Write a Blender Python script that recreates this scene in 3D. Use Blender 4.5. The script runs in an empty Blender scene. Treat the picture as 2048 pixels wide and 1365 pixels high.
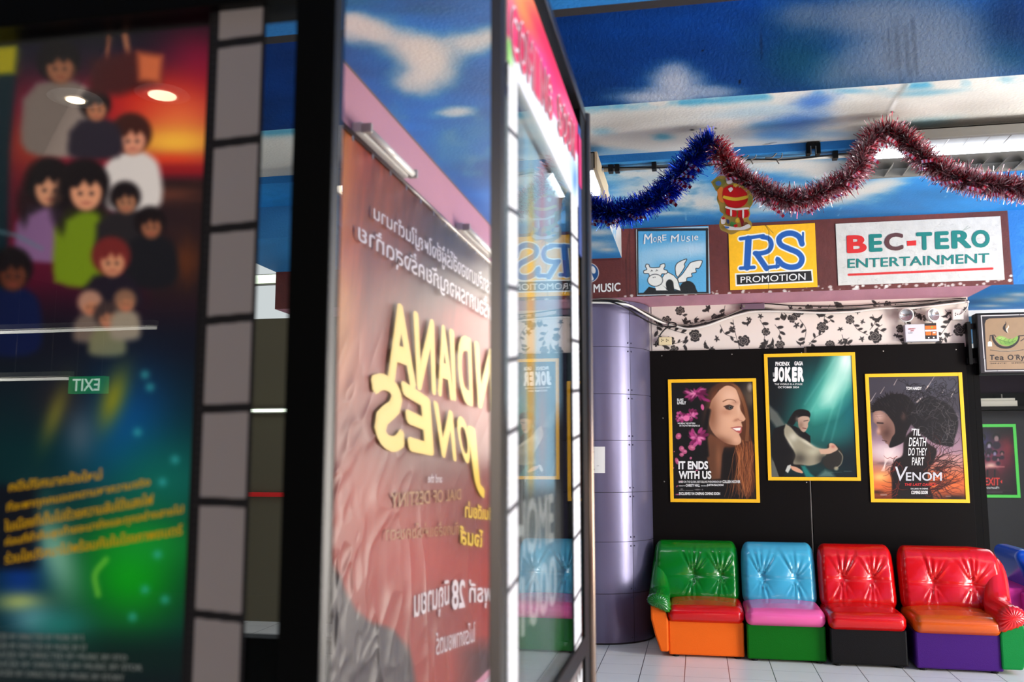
import bpy, math, random
import numpy as np
from mathutils import Vector, Matrix
random.seed(7); rng = np.random.RandomState(7)
SC = bpy.context.scene
COL = SC.collection

# ------------------------------------------------------------------ camera
H = 1.46; FPX = 1850.0
YAW, PITCH = math.radians(-11.27), math.radians(7.186)
_cy, _sy, _cp, _sp = math.cos(YAW), math.sin(YAW), math.cos(PITCH), math.sin(PITCH)
FW = np.array([_sy*_cp, _cy*_cp, _sp]); RT = np.array([_cy, -_sy, 0.0]); UP = np.cross(RT, FW)
cam = bpy.data.cameras.new('camera'); camo = bpy.data.objects.new('camera', cam); COL.objects.link(camo)
cam.sensor_fit = 'HORIZONTAL'; cam.sensor_width = 36.0; cam.lens = FPX/2048*36
cam.clip_start = 0.02; cam.clip_end = 100
camo.matrix_world = Matrix(((RT[0], UP[0], -FW[0], 0), (RT[1], UP[1], -FW[1], 0), (RT[2], UP[2], -FW[2], H), (0, 0, 0, 1)))
cam.dof.use_dof = True; cam.dof.focus_distance = 6.6; cam.dof.aperture_fstop = 3.0
SC.camera = camo

# ------------------------------------------------------------------ world and exposure
w = bpy.data.worlds.new('world'); SC.world = w; w.use_nodes = True
w.node_tree.nodes['Background'].inputs[0].default_value = (0.93, 0.97, 1.0, 1)
w.node_tree.nodes['Background'].inputs[1].default_value = 0.55
SC.view_settings.view_transform = 'Standard'; SC.view_settings.look = 'None'
SC.view_settings.exposure = 0.55; SC.view_settings.gamma = 1.0; SC.view_settings.use_curve_mapping = False

def area(name, loc, size, energy, rot, color=(1, 1, 1), shape='RECTANGLE'):
    l = bpy.data.lights.new(name, 'AREA'); l.shape = shape; l.size = size[0]; l.size_y = size[1]
    l.energy = energy; l.color = color
    o = bpy.data.objects.new(name, l); o.location = loc; o.rotation_euler = rot; COL.objects.link(o); return o
# daylight through the shop-front windows in the right hand wall and added fill lights
area('window_side_light', (6.4, 4.3, 1.85), (4.6, 2.3), 380, (0, math.radians(90), 0), (1.0, 0.97, 0.93))
area('window_side_light', (5.6, 0.6, 2.2), (2.2, 1.6), 95, (math.radians(72), 0, math.radians(38)), (1.0, 0.95, 0.88))  # unseen fill inside the room, front right, for the sofas and board
area('rear_fill', (0.7, -3.2, 2.0), (1.6, 1.6), 22, (math.radians(90), 0, math.radians(14)), (1.0, 0.96, 0.92))  # fill light added behind the camera to brighten the case front
area('ceiling_fill', (6.3, 4.0, .5), (4.6, 0.7), 310, (0, math.radians(128), 0), (1.0, 0.97, 0.92))  # low upward fill light added to brighten the painted ceilings
area('back_room_daylight', (4.2, 11.0, 2.7), (2.5, 3.5), 60, (0, 0, 0), (0.95, 0.98, 1.0))

# ------------------------------------------------------------------ photo pixel <-> world plane
def ray(x, y): return FW*FPX + RT*(x-1024) - UP*(y-682.5)
def onY(x, y, Y): d = ray(x, y); t = Y/d[1]; return Vector(d*t + np.array([0, 0, H]))
def onX(x, y, X): d = ray(x, y); t = X/d[0]; return Vector(d*t + np.array([0, 0, H]))
def onZ(x, y, Z): d = ray(x, y); t = (Z-H)/d[2]; return Vector(d*t + np.array([0, 0, H]))
def px_of(P):
    P = np.asarray(P, float) - np.array([0, 0, H]); z = np.maximum(P@FW, 0.05)
    return 1024+FPX*(P@RT)/z, 682.5-FPX*(P@UP)/z
MIR = 1.737      # the 45 degree mirror lies on the line Y = X + MIR
def unmirror(p): return Vector((p[1]-MIR, p[0]+MIR, p[2]))
def wallmir(x, y): return unmirror(onX(x, y, -1.4))      # a point of the banner wall seen in the mirror
BANY = -1.4+MIR

# ------------------------------------------------------------------ materials
def lin(c):
    c = np.asarray(c, float)/255.0
    return np.where(c <= 0.04045, c/12.92, ((c+0.055)/1.055)**2.4)
def L4(c): a = lin(c); return (a[0], a[1], a[2], 1)
MATS = {}
def mat(name, col=(128, 128, 128), rough=0.5, metal=0.0, coat=0.0, bump=0, bscale=40, emit=None, estr=0, spec=0.5, vc=False, mottled=0):
    if name in MATS: return MATS[name]
    m = bpy.data.materials.new(name); m.use_nodes = True; nt = m.node_tree; b = nt.nodes['Principled BSDF']
    b.inputs['Base Color'].default_value = L4(col); b.inputs['Roughness'].default_value = rough
    b.inputs['Metallic'].default_value = metal; b.inputs['Coat Weight'].default_value = coat
    b.inputs['Coat Roughness'].default_value = 0.08
    b.inputs['Specular IOR Level'].default_value = spec
    if vc:
        a = nt.nodes.new('ShaderNodeAttribute'); a.attribute_name = 'Col'
        nt.links.new(a.outputs['Color'], b.inputs['Base Color'])
    if mottled:
        tc = nt.nodes.new('ShaderNodeTexCoord'); n = nt.nodes.new('ShaderNodeTexNoise'); n.inputs['Scale'].default_value = 3; n.inputs['Detail'].default_value = 6
        r = nt.nodes.new('ShaderNodeMapRange'); r.inputs[3].default_value = 1-mottled; r.inputs[4].default_value = 1+mottled*0.6
        mx = nt.nodes.new('ShaderNodeVectorMath'); mx.operation = 'SCALE'; mx.inputs[0].default_value = L4(col)[:3]
        nt.links.new(tc.outputs['Object'], n.inputs['Vector']); nt.links.new(n.outputs[0], r.inputs[0]); nt.links.new(r.outputs[0], mx.inputs['Scale'])
        nt.links.new(mx.outputs[0], b.inputs['Base Color'])
    if bump:
        tc = nt.nodes.new('ShaderNodeTexCoord'); n = nt.nodes.new('ShaderNodeTexNoise'); n.inputs['Scale'].default_value = bscale; n.inputs['Detail'].default_value = 4
        bp = nt.nodes.new('ShaderNodeBump'); bp.inputs['Strength'].default_value = bump; bp.inputs['Distance'].default_value = 0.01
        nt.links.new(tc.outputs['Object'], n.inputs['Vector']); nt.links.new(n.outputs[0], bp.inputs['Height']); nt.links.new(bp.outputs[0], b.inputs['Normal'])
    if emit is not None:
        b.inputs['Emission Color'].default_value = L4(emit); b.inputs['Emission Strength'].default_value = estr
    MATS[name] = m; return m

def glass_mat(name, tint=(255, 255, 255), rough=0.0, ior=1.5, boost=1.0):
    m = bpy.data.materials.new(name); m.use_nodes = True; nt = m.node_tree; nt.nodes.clear()
    o = nt.nodes.new('ShaderNodeOutputMaterial'); mx = nt.nodes.new('ShaderNodeMixShader'); t = nt.nodes.new('ShaderNodeBsdfTransparent')
    g = nt.nodes.new('ShaderNodeBsdfGlossy'); f = nt.nodes.new('ShaderNodeFresnel'); f.inputs[0].default_value = ior
    mm = nt.nodes.new('ShaderNodeMath'); mm.operation = 'MULTIPLY'; mm.use_clamp = True; mm.inputs[1].default_value = boost
    t.inputs[0].default_value = L4(tint); g.inputs['Roughness'].default_value = rough
    nt.links.new(f.outputs[0], mm.inputs[0]); nt.links.new(mm.outputs[0], mx.inputs[0])
    nt.links.new(t.outputs[0], mx.inputs[1]); nt.links.new(g.outputs[0], mx.inputs[2]); nt.links.new(mx.outputs[0], o.inputs[0])
    MATS[name] = m; return m

# ------------------------------------------------------------------ mesh builder
class MB:
    def __init__(s): s.v = []; s.f = []; s.mi = []; s.c = None
    def add(s, v, f, mi=0):
        n = len(s.v); s.v += [tuple(p) for p in v]; s.f += [tuple(i+n for i in q) for q in f]; s.mi += [mi]*len(f); return s
    def box(s, a, b, mi=0):
        x0, y0, z0 = a; x1, y1, z1 = b
        v = [(x0,y0,z0),(x1,y0,z0),(x1,y1,z0),(x0,y1,z0),(x0,y0,z1),(x1,y0,z1),(x1,y1,z1),(x0,y1,z1)]
        return s.add(v, [(0,3,2,1),(4,5,6,7),(0,1,5,4),(1,2,6,5),(2,3,7,6),(3,0,4,7)], mi)
    def prism(s, pts, off, mi=0):
        """polygon (list of Vectors) extruded by vector off"""
        n = len(pts); off = Vector(off); v = [Vector(p) for p in pts]+[Vector(p)+off for p in pts]
        f = [tuple(range(n)), tuple(range(2*n-1, n-1, -1))]+[(i, i+n, (i+1) % n+n, (i+1) % n) for i in range(n)]
        return s.add(v, f, mi)
    def tube(s, path, r, seg=8, mi=0, closed=False, cap=True):
        P = [Vector(p) for p in path]; n = len(P); V = []; F = []
        up = Vector((0, 0, 1))
        for i, p in enumerate(P):
            a = P[(i-1) % n] if closed or i > 0 else P[i]; b = P[(i+1) % n] if closed or i < n-1 else P[i]
            t = (b-a).normalized(); x = t.cross(up)
            if x.length < 1e-3: x = t.cross(Vector((1, 0, 0)))
            x.normalize(); y = x.cross(t)
            rr = r[i] if hasattr(r, '__len__') else r
            for k in range(seg):
                th = 2*math.pi*k/seg; V.append(p+x*(rr*math.cos(th))+y*(rr*math.sin(th)))
        m = n if closed else n-1
        for i in range(m):
            for k in range(seg):
                a = i*seg+k; b = i*seg+(k+1) % seg; c = ((i+1) % n)*seg+(k+1) % seg; d = ((i+1) % n)*seg+k
                F.append((a, b, c, d))
        if cap and not closed: F += [tuple(range(seg-1, -1, -1)), tuple((n-1)*seg+k for k in range(seg))]
        return s.add(V, F, mi)
    def lathe(s, prof, c, axis='Z', seg=32, mi=0):
        """prof: (radius, height) list"""
        V = []; F = []; c = Vector(c)
        for (r, h) in prof:
            for k in range(seg):
                th = 2*math.pi*k/seg; a, b = r*math.cos(th), r*math.sin(th)
                V.append(c+(Vector((a, b, h)) if axis == 'Z' else Vector((a, h, b)) if axis == 'Y' else Vector((h, a, b))))
        for i in range(len(prof)-1):
            for k in range(seg):
                F.append((i*seg+k, i*seg+(k+1) % seg, (i+1)*seg+(k+1) % seg, (i+1)*seg+k))
        F += [tuple(range(seg)), tuple((len(prof)-1)*seg+k for k in range(seg))]
        return s.add(V, F, mi)
    def build(s, name, mats, parent=None, smooth=False, bevel=0, world=True, normals=True):
        me = bpy.data.meshes.new(name); me.from_pydata(s.v, [], s.f); me.update()
        for m in (mats if isinstance(mats, (list, tuple)) else [mats]): me.materials.append(m)
        if len(me.materials) > 1: me.polygons.foreach_set('material_index', s.mi)
        if normals:
            import bmesh
            bm = bmesh.new(); bm.from_mesh(me); bmesh.ops.recalc_face_normals(bm, faces=bm.faces); bm.to_mesh(me); bm.free()
        if smooth: me.polygons.foreach_set('use_smooth', [True]*len(me.polygons)); me.update()
        o = bpy.data.objects.new(name, me); COL.objects.link(o)
        if parent is not None:
            o.parent = parent
            if world:
                q = parent; L = Vector((0, 0, 0))
                while q is not None: L += q.location; q = q.parent
                o.location = -L
        if bevel:
            md = o.modifiers.new('bevel', 'BEVEL'); md.width = bevel; md.segments = 2; md.limit_method = 'ANGLE'
        return o

def thing(name, label, cat, loc=(0, 0, 0), group=None, rz=0):
    o = bpy.data.objects.new(name, None); o.empty_display_size = 0.05; COL.objects.link(o); o.location = loc; o.rotation_euler = (0, 0, rz)
    return tag(o, label, cat, group)
def tag(o, label, cat, group=None, kind=None):
    o['label'] = label; o['category'] = cat
    if group: o['group'] = group
    if kind: o['kind'] = kind
    return o
def scatter(name, m, parent, spots, rad=.006):
    # one small domed head, copied to every spot
    b = MB().lathe([(rad, 0), (rad*.85, -.003), (rad*.2, -.0045)], (0, 0, 0), 'Y', 10); o = b.build(name, m, parent); base = o.location.copy()
    for i, p in enumerate(spots):
        q = o if i == 0 else o.copy()
        if i: COL.objects.link(q)
        q.location = base+Vector(p)
def struct(o, label=None):
    o['kind'] = 'structure'
    if label: o['label'] = label
    return o

# ------------------------------------------------------------------ hand painting: colours set per vertex of a fine grid
def vnoise(x, y, seed=0):
    r = np.random.RandomState(seed).rand(64, 64); xi = np.floor(x).astype(int); yi = np.floor(y).astype(int)
    fx = x-xi; fy = y-yi; fx = fx*fx*(3-2*fx); fy = fy*fy*(3-2*fy)
    g = lambda a, b: r[a % 64, b % 64]
    return (g(xi, yi)*(1-fx)+g(xi+1, yi)*fx)*(1-fy)+(g(xi, yi+1)*(1-fx)+g(xi+1, yi+1)*fx)*fy
def fbm(x, y, seed=0, o=4):
    t = 0; a = 0.5; s = 0
    for i in range(o): t = t+a*vnoise(x, y, seed+i); s += a; a *= 0.5; x = x*2.03+3.1; y = y*2.03+1.7
    return t/s
class Art:
    """paints on arrays of coordinates; sc, ox, oy give the sketch scale"""
    def __init__(s, X, Y, base, sc=1, ox=0, oy=0):
        s.X = (X-ox)*sc; s.Y = (Y-oy)*sc; s.C = np.zeros(X.shape+(3,)); s.C[:] = base; s.sc = sc
    def mixin(s, w, col):
        w = np.clip(w, 0, 1)[..., None]; s.C = s.C*(1-w)+np.asarray(col, float)*w
    def d2(s, cx, cy, rx, ry, ang=0):
        a = math.radians(ang); c, n = math.cos(a), math.sin(a); dx = s.X-cx; dy = s.Y-cy
        return ((dx*c+dy*n)/rx)**2+((-dx*n+dy*c)/ry)**2
    def blob(s, cx, cy, rx, ry, col, a=1, ang=0, n=0, k=1.0):
        d = s.d2(cx, cy, rx, ry, ang)
        if n: d = d*(1+n*(fbm(s.X/(rx*0.5)+cx, s.Y/(ry*0.5)+cy, int(abs(cx+cy)) % 97)-0.5)*2)
        s.mixin(a*np.exp(-np.maximum(d, 0)**k), col)
    def ell(s, cx, cy, rx, ry, col, ang=0, a=1, soft=None):
        d = np.sqrt(s.d2(cx, cy, rx, ry, ang)); so = (soft or 0.7*s.sc)/min(rx, ry)
        s.mixin(a*np.clip(0.5-(d-1)/(2*so), 0, 1), col)
    def poly(s, pts, col, a=1, soft=None):
        so = soft or 0.6*s.sc; P = np.array(pts, float)
        m = (s.X > P[:, 0].min()-2*so) & (s.X < P[:, 0].max()+2*so) & (s.Y > P[:, 1].min()-2*so) & (s.Y < P[:, 1].max()+2*so)
        if not m.any(): return
        x = s.X[m]; y = s.Y[m]; ins = np.zeros(x.shape, bool); dm = np.full(x.shape, 1e9)
        n = len(P)
        for i in range(n):
            x0, y0 = P[i]; x1, y1 = P[(i+1) % n]
            if y0 != y1: ins ^= ((y0 > y) != (y1 > y)) & (x < (x1-x0)*(y-y0)/(y1-y0)+x0)
            L = (x1-x0)**2+(y1-y0)**2+1e-9; t = np.clip(((x-x0)*(x1-x0)+(y-y0)*(y1-y0))/L, 0, 1)
            dm = np.minimum(dm, np.hypot(x-x0-t*(x1-x0), y-y0-t*(y1-y0)))
        sd = np.where(ins, -dm, dm); wv = np.zeros(s.X.shape); wv[m] = a*np.clip(0.5-sd/(2*so), 0, 1); s.mixin(wv, col)
    def line(s, pts, wd, col, a=1, soft=None):
        so = soft or 0.6*s.sc; P = np.array(pts, float)
        wds = np.linspace(wd[0], wd[1], len(P)) if hasattr(wd, '__len__') else [wd]*len(P); R = max(wds)+2*so
        m = (s.X > P[:, 0].min()-R) & (s.X < P[:, 0].max()+R) & (s.Y > P[:, 1].min()-R) & (s.Y < P[:, 1].max()+R)
        if not m.any(): return
        x = s.X[m]; y = s.Y[m]; dm = np.full(x.shape, 1e9)
        for i in range(len(P)-1):
            x0, y0 = P[i]; x1, y1 = P[i+1]
            L = (x1-x0)**2+(y1-y0)**2+1e-9; t = np.clip(((x-x0)*(x1-x0)+(y-y0)*(y1-y0))/L, 0, 1)
            dm = np.minimum(dm, np.hypot(x-x0-t*(x1-x0), y-y0-t*(y1-y0))-(wds[i]*(1-t)+wds[i+1]*t)/2)
        wv = np.zeros(s.X.shape); wv[m] = a*np.clip(0.5-dm/(2*so), 0, 1); s.mixin(wv, col)
    def grain(s, k, seed=1, f=0.3): s.C = s.C*(1+k*(fbm(s.X*f, s.Y*f, seed)-0.5)[..., None]*2)

def spline(pts, n=8):
    P = [np.array(p, float) for p in pts]; P = [2*P[0]-P[1]]+P+[2*P[-1]-P[-2]]; out = []
    for i in range(1, len(P)-2):
        for k in range(n):
            t = k/n; a, b, c, d = P[i-1], P[i], P[i+1], P[i+2]
            out.append(0.5*((2*b)+(-a+c)*t+(2*a-5*b+4*c-d)*t*t+(-a+3*b-3*c+d)*t**3))
    out.append(P[-2]); return out

def painted(name, corner, U, V, nu, nv, paint, m, parent=None, mirror=False, relief=None):
    """a rectangle corner + u*U + v*V as a nu x nv grid; paint(X, Y, P) returns sRGB 0..255 per vertex"""
    u, v = np.meshgrid(np.linspace(0, 1, nu), np.linspace(0, 1, nv))
    P = np.array(corner)[None, None]+u[..., None]*np.array(U)+v[..., None]*np.array(V)
    Q = P.copy()
    if mirror: Q[..., 0] = P[..., 1]-MIR; Q[..., 1] = P[..., 0]+MIR
    X, Y = px_of(Q.reshape(-1, 3)); X = X.reshape(u.shape); Y = Y.reshape(u.shape)
    C = lin(np.clip(paint(X, Y, P), 0, 255))
    if relief is not None:
        nrm = np.cross(np.array(U), np.array(V)); nrm = nrm/np.linalg.norm(nrm); P = P+nrm*relief(X, Y, P)[..., None]
    return gridmesh(name, P, C, m, parent)
def gridmesh(name, P, C, m, parent=None, smooth=True):
    nv, nu = P.shape[:2]
    i = (np.arange(nv-1)[:, None]*nu+np.arange(nu-1)[None]).ravel()
    F = np.stack([i, i+1, i+1+nu, i+nu], 1)
    me = bpy.data.meshes.new(name); me.vertices.add(nu*nv); me.vertices.foreach_set('co', P.reshape(-1).astype(np.float32))
    me.loops.add(len(F)*4); me.loops.foreach_set('vertex_index', F.ravel().astype(np.int32))
    me.polygons.add(len(F)); me.polygons.foreach_set('loop_start', (np.arange(len(F))*4).astype(np.int32))
    me.update(calc_edges=True)
    if C is not None:
        at = me.color_attributes.new('Col', 'FLOAT_COLOR', 'POINT'); cc = np.ones((nu*nv, 4), np.float32); cc[:, :3] = C.reshape(-1, 3)
        at.data.foreach_set('color', cc.ravel())
    me.materials.append(m)
    if smooth: me.polygons.foreach_set('use_smooth', [True]*len(F)); me.update()
    o = bpy.data.objects.new(name, me); COL.objects.link(o)
    if parent is not None:
        o.parent = parent; q = parent; L = Vector((0, 0, 0))
        while q is not None: L += q.location; q = q.parent
        o.location = -L
    return o

# ------------------------------------------------------------------ lettering
_txt = {}
def glyphs(s, bold=0.0, shear=0.0):
    k = (s, bold, shear)
    if k in _txt: return _txt[k]
    cu = bpy.data.curves.new('lettering', 'FONT'); cu.body = s; cu.shear = shear; cu.resolution_u = 4
    o = bpy.data.objects.new('lettering', cu); me = bpy.data.meshes.new_from_object(o)
    v = np.array([x.co[:2] for x in me.vertices]); f = [tuple(p.vertices) for p in me.polygons]
    bpy.data.objects.remove(o); bpy.data.curves.remove(cu); bpy.data.meshes.remove(me)
    if len(v) == 0: v = np.zeros((1, 2)); f = []
    if bold > 0 and f:      # thicker strokes: the same glyph shifted around a small circle
        V_, F_, n0 = [v], list(f), len(v)
        for k in range(8):
            th = k*math.pi/4; V_.append(v+np.array([math.cos(th), math.sin(th)])*bold*.8); F_ += [tuple(i+n0*(k+1) for i in q) for q in f]
        v = np.concatenate(V_); f = F_
    mn = v.min(0); mx = v.max(0); v = (v-mn)/np.maximum(mx-mn, 1e-6); _txt[k] = (v, f); return v, f
class Text:
    """collects lines of lettering, each fitted into a quad TL, TR, BR, BL of plane points"""
    def __init__(s, off): s.mb = MB(); s.off = Vector(off)
    def put(s, txt, quad, bold=0.0, shear=0.0, mi=0, lift=0):
        v, f = glyphs(txt, bold, shear); TL, TR, BR, BL = [Vector(q) for q in quad]
        n0 = len(v)//9 if bold > 0 else len(v); up = s.off.normalized() if s.off.length > 0 else Vector((0, 1, 0))   # ink layers a tenth of a millimetre apart
        P = [(BL*(1-a)+BR*a)*(1-b)+(TL*(1-a)+TR*a)*b+s.off*(1+lift)+up*(.00012*(i//n0)) for i, (a, b) in enumerate(v)]
        s.mb.add(P, f, mi); return s
    def poly(s, pts, mi=0, lift=0): s.mb.add([Vector(p)+s.off*(1+lift) for p in pts], [tuple(range(len(pts)))], mi); return s
    def build(s, name, mats, parent): return s.mb.build(name, mats, parent, normals=False)
def qY(Y, x0, y0, x1, y1, x2=None, y2=None, x3=None, y3=None):
    """TL, TR, BR, BL in photo pixels on the plane Y"""
    if x2 is None: x2, y2, x3, y3 = x1, y1, x0, y0
    return [onY(x0, y0, Y), onY(x1, y1, Y), onY(x2, y2, Y), onY(x3, y3, Y)]

paint_m = mat('painted_wall', rough=0.62, vc=True, bump=0.25, bscale=60)
print_m = mat('poster_print', rough=0.4, vc=True, spec=.3)
vinyl_print = mat('vinyl_banner_print', rough=0.42, vc=True, spec=.25)
black_m = mat('black_paint', (14, 13, 13), 0.45, spec=.25)
blackm2 = mat('black_metal', (6, 6, 6), 0.45, spec=.15)
chrome = mat('brushed_metal', (150, 142, 132), 0.28, 1.0)
white_m = mat('white_paint', (232, 230, 224), 0.5)
white_ink = mat('white_ink', (236, 234, 230), 0.5)
cream_m = mat('cream_plastic', (222, 205, 160), 0.45)

# ================================================================== THE ROOM
YS, YB = 7.44, 7.95          # face of the sign bulkhead, wall behind it
ZB, ZC = 2.75, 3.32          # underside and top of the bulkhead
XR = 7.0
# floor: square white tiles
fm = bpy.data.materials.new('floor_tiles'); fm.use_nodes = True; nt = fm.node_tree; bs = nt.nodes['Principled BSDF']
tc = nt.nodes.new('ShaderNodeTexCoord'); sp = nt.nodes.new('ShaderNodeSeparateXYZ'); nt.links.new(tc.outputs['Object'], sp.inputs[0])
def _m(op, a, b=None):
    n = nt.nodes.new('ShaderNodeMath'); n.operation = op
    for i, q in enumerate((a, b)):
        if q is None: continue
        if isinstance(q, (int, float)): n.inputs[i].default_value = q
        else: nt.links.new(q, n.inputs[i])
    return n.outputs[0]
def _grout(o, off, half):
    f = _m('FRACT', _m('DIVIDE', _m('SUBTRACT', o, off), 0.2967)); d = _m('ABSOLUTE', _m('SUBTRACT', f, 0.5)); return _m('GREATER_THAN', d, 0.5-half)
gx = _grout(sp.outputs[0], -0.7166, 0.0085); gy = _grout(sp.outputs[1], 7.14, 0.006)
nz = nt.nodes.new('ShaderNodeTexNoise'); nz.inputs['Scale'].default_value = 2.2; nt.links.new(tc.outputs['Object'], nz.inputs['Vector'])
rp = nt.nodes.new('ShaderNodeMapRange'); rp.inputs[3].default_value = 0.88; rp.inputs[4].default_value = 1.05; nt.links.new(nz.outputs[0], rp.inputs[0])
sc_ = nt.nodes.new('ShaderNodeVectorMath'); sc_.operation = 'SCALE'; sc_.inputs[0].default_value = L4((238, 236, 230))[:3]; nt.links.new(rp.outputs[0], sc_.inputs['Scale'])
mxa = nt.nodes.new('ShaderNodeMix'); mxa.data_type = 'RGBA'; mxa.inputs[7].default_value = L4((60, 54, 50))
nt.links.new(sc_.outputs[0], mxa.inputs[6]); nt.links.new(gx, mxa.inputs[0])
mxb = nt.nodes.new('ShaderNodeMix'); mxb.data_type = 'RGBA'; mxb.inputs[7].default_value = L4((140, 136, 130))
nt.links.new(mxa.outputs[2], mxb.inputs[6]); nt.links.new(gy, mxb.inputs[0]); nt.links.new(mxb.outputs[2], bs.inputs['Base Color'])
bs.inputs['Roughness'].default_value = 0.28
struct(MB().box((-6.1, -7.1, -0.06), (XR+.1, 14.4, 0)).build('floor', fm), 'white square tiled floor with dark joints')

# walls
dark_wall = mat('dark_wall', (38, 33, 34), 0.7, bump=.1)
struct(MB().box((-6.1, -7.0, 0), (-6.0, 8.15, 4.1)).build('wall_left', dark_wall))
struct(MB().box((-6, -7.1, 0), (XR, -7.0, 3.1)).build('wall_rear', dark_wall))
pink = mat('pink_wall_paint', (206, 146, 164), 0.75, bump=0.2, bscale=70, mottled=.08)
struct(MB().box((0.95, 0.2, 0), (XR, BANY-.012, 3.1)).build('wall_front', pink), 'dusty pink wall carrying the film banner, seen in the mirror')

def cloudy(X, Y, base, seed=3, k=.12):
    a = Art(X, Y, base); a.C *= (1+k*(fbm(X*0.006, Y*0.018, seed)-.5)*2)[..., None]; return a
def near_ceiling(X, Y, P):
    a = cloudy(X, Y, (2, 108, 192), 5, .25)
    W = (240, 236, 226)
    for (cx, cy, rx, ry, al, an) in [(745, 62, 75, 30, .95, 12), (835, 95, 70, 34, .95, 8), (945, 85, 60, 26, .9, -10), (860, 130, 60, 48, .95, 10), (830, 165, 45, 25, .8, 0),
        (912, 224, 42, 11, .85, -4), (700, 45, 45, 22, .9, 5), (990, 70, 30, 20, .7, 0), (690, 75, 30, 14, .5, 0)]:
        a.blob(cx, cy, rx, ry, W, al, an, n=.5, k=1.6)
    a.blob(700, 5, 60, 12, (0, 110, 130), .5); a.blob(850, 20, 70, 10, (0, 100, 140), .4)
    a.blob(905, 300, 50, 45, (60, 150, 190), .5, 30, n=.6); a.blob(960, 260, 40, 25, (70, 150, 190), .35, 0, n=.6)
    a.blob(785, 235, 25, 30, (80, 150, 190), .4, 40, n=.8)
    a.mixin(.5*np.clip((fbm(X*.02, Y*.03, 9)-.55)*4, 0, 1)*(Y > 230), (110, 160, 190))
    # direct view strip above the case: clear blue
    return a.C
def c_mir(X, Y, P): return near_ceiling(X, Y, P)
struct(painted('ceiling', (0.6, 0.337, 3.1), (6.4, 0, 0), (0, 2.863, 0), 520, 260, c_mir, paint_m, mirror=True), 'ceiling painted as blue sky with white clouds')
struct(painted('ceiling.001', (-6, 0.337, 3.1), (6.6, 0, 0), (0, 2.863, 0), 60, 40, lambda X, Y, P: cloudy(X, Y, (22, 120, 190)).C, paint_m))
struct(MB().box((-6, -7.1, 3.1), (XR, 0.337, 3.2)).build('ceiling.002', mat('grey_ceiling', (120, 116, 112), .8)))
struct(MB().box((-6, 3.2, 3.1), (XR, 3.26, 4.1)).build('trim_1', dark_wall))
struct(painted('ceiling.003', (-3.6, 3.2, 4.0), (10.6, 0, 0), (0, 1.7, 0), 60, 10, lambda X, Y, P: cloudy(X, Y, (20, 110, 180)).C, paint_m))

def beam_face(X, Y, P):
    a = cloudy(X, Y, (2, 74, 150), 11, .3)
    a.blob(1320, 120, 160, 60, (0, 84, 176), .5); a.blob(1600, 120, 90, 60, (0, 88, 112), .85, n=.5); a.blob(1710, 190, 80, 40, (10, 80, 110), .5)
    for (cx, cy, rx, ry, al) in [(1850, 70, 170, 90, .95), (1740, 30, 120, 40, .9), (1900, 130, 130, 50, .9), (1600, 30, 60, 30, .6), (1780, 120, 90, 50, .8), (1680, 150, 60, 40, .55)]:
        a.blob(cx, cy, rx, ry, (150, 162, 172), al, 0, n=.45, k=1.3)
    a.blob(2020, 40, 60, 70, (4, 48, 92), .8); a.blob(2040, 110, 60, 30, (0, 80, 110), .5)
    for (cx, cy, rx, ry, al) in [(1350, 165, 55, 30, .95), (1310, 195, 80, 16, .9), (1420, 185, 60, 14, .7), (1350, 140, 30, 18, .6)]:
        a.blob(cx, cy, rx, ry, (250, 250, 248), al, 0, n=.4, k=1.4)
    a.line([(1522, 0), (1523, 195)], 1.2, (6, 40, 80), .8); a.ell(1480, 164, 3, 4, (10, 14, 20)); a.ell(1406, 101, 2.5, 2, (10, 14, 20))
    for q in range(18):
        x = 1760+rng.rand()*70; a.line([(x, 30+rng.rand()*60), (x+8, 110+rng.rand()*70)], 2.5, (84, 92, 100), .3, soft=3)
    return a.C
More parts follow.
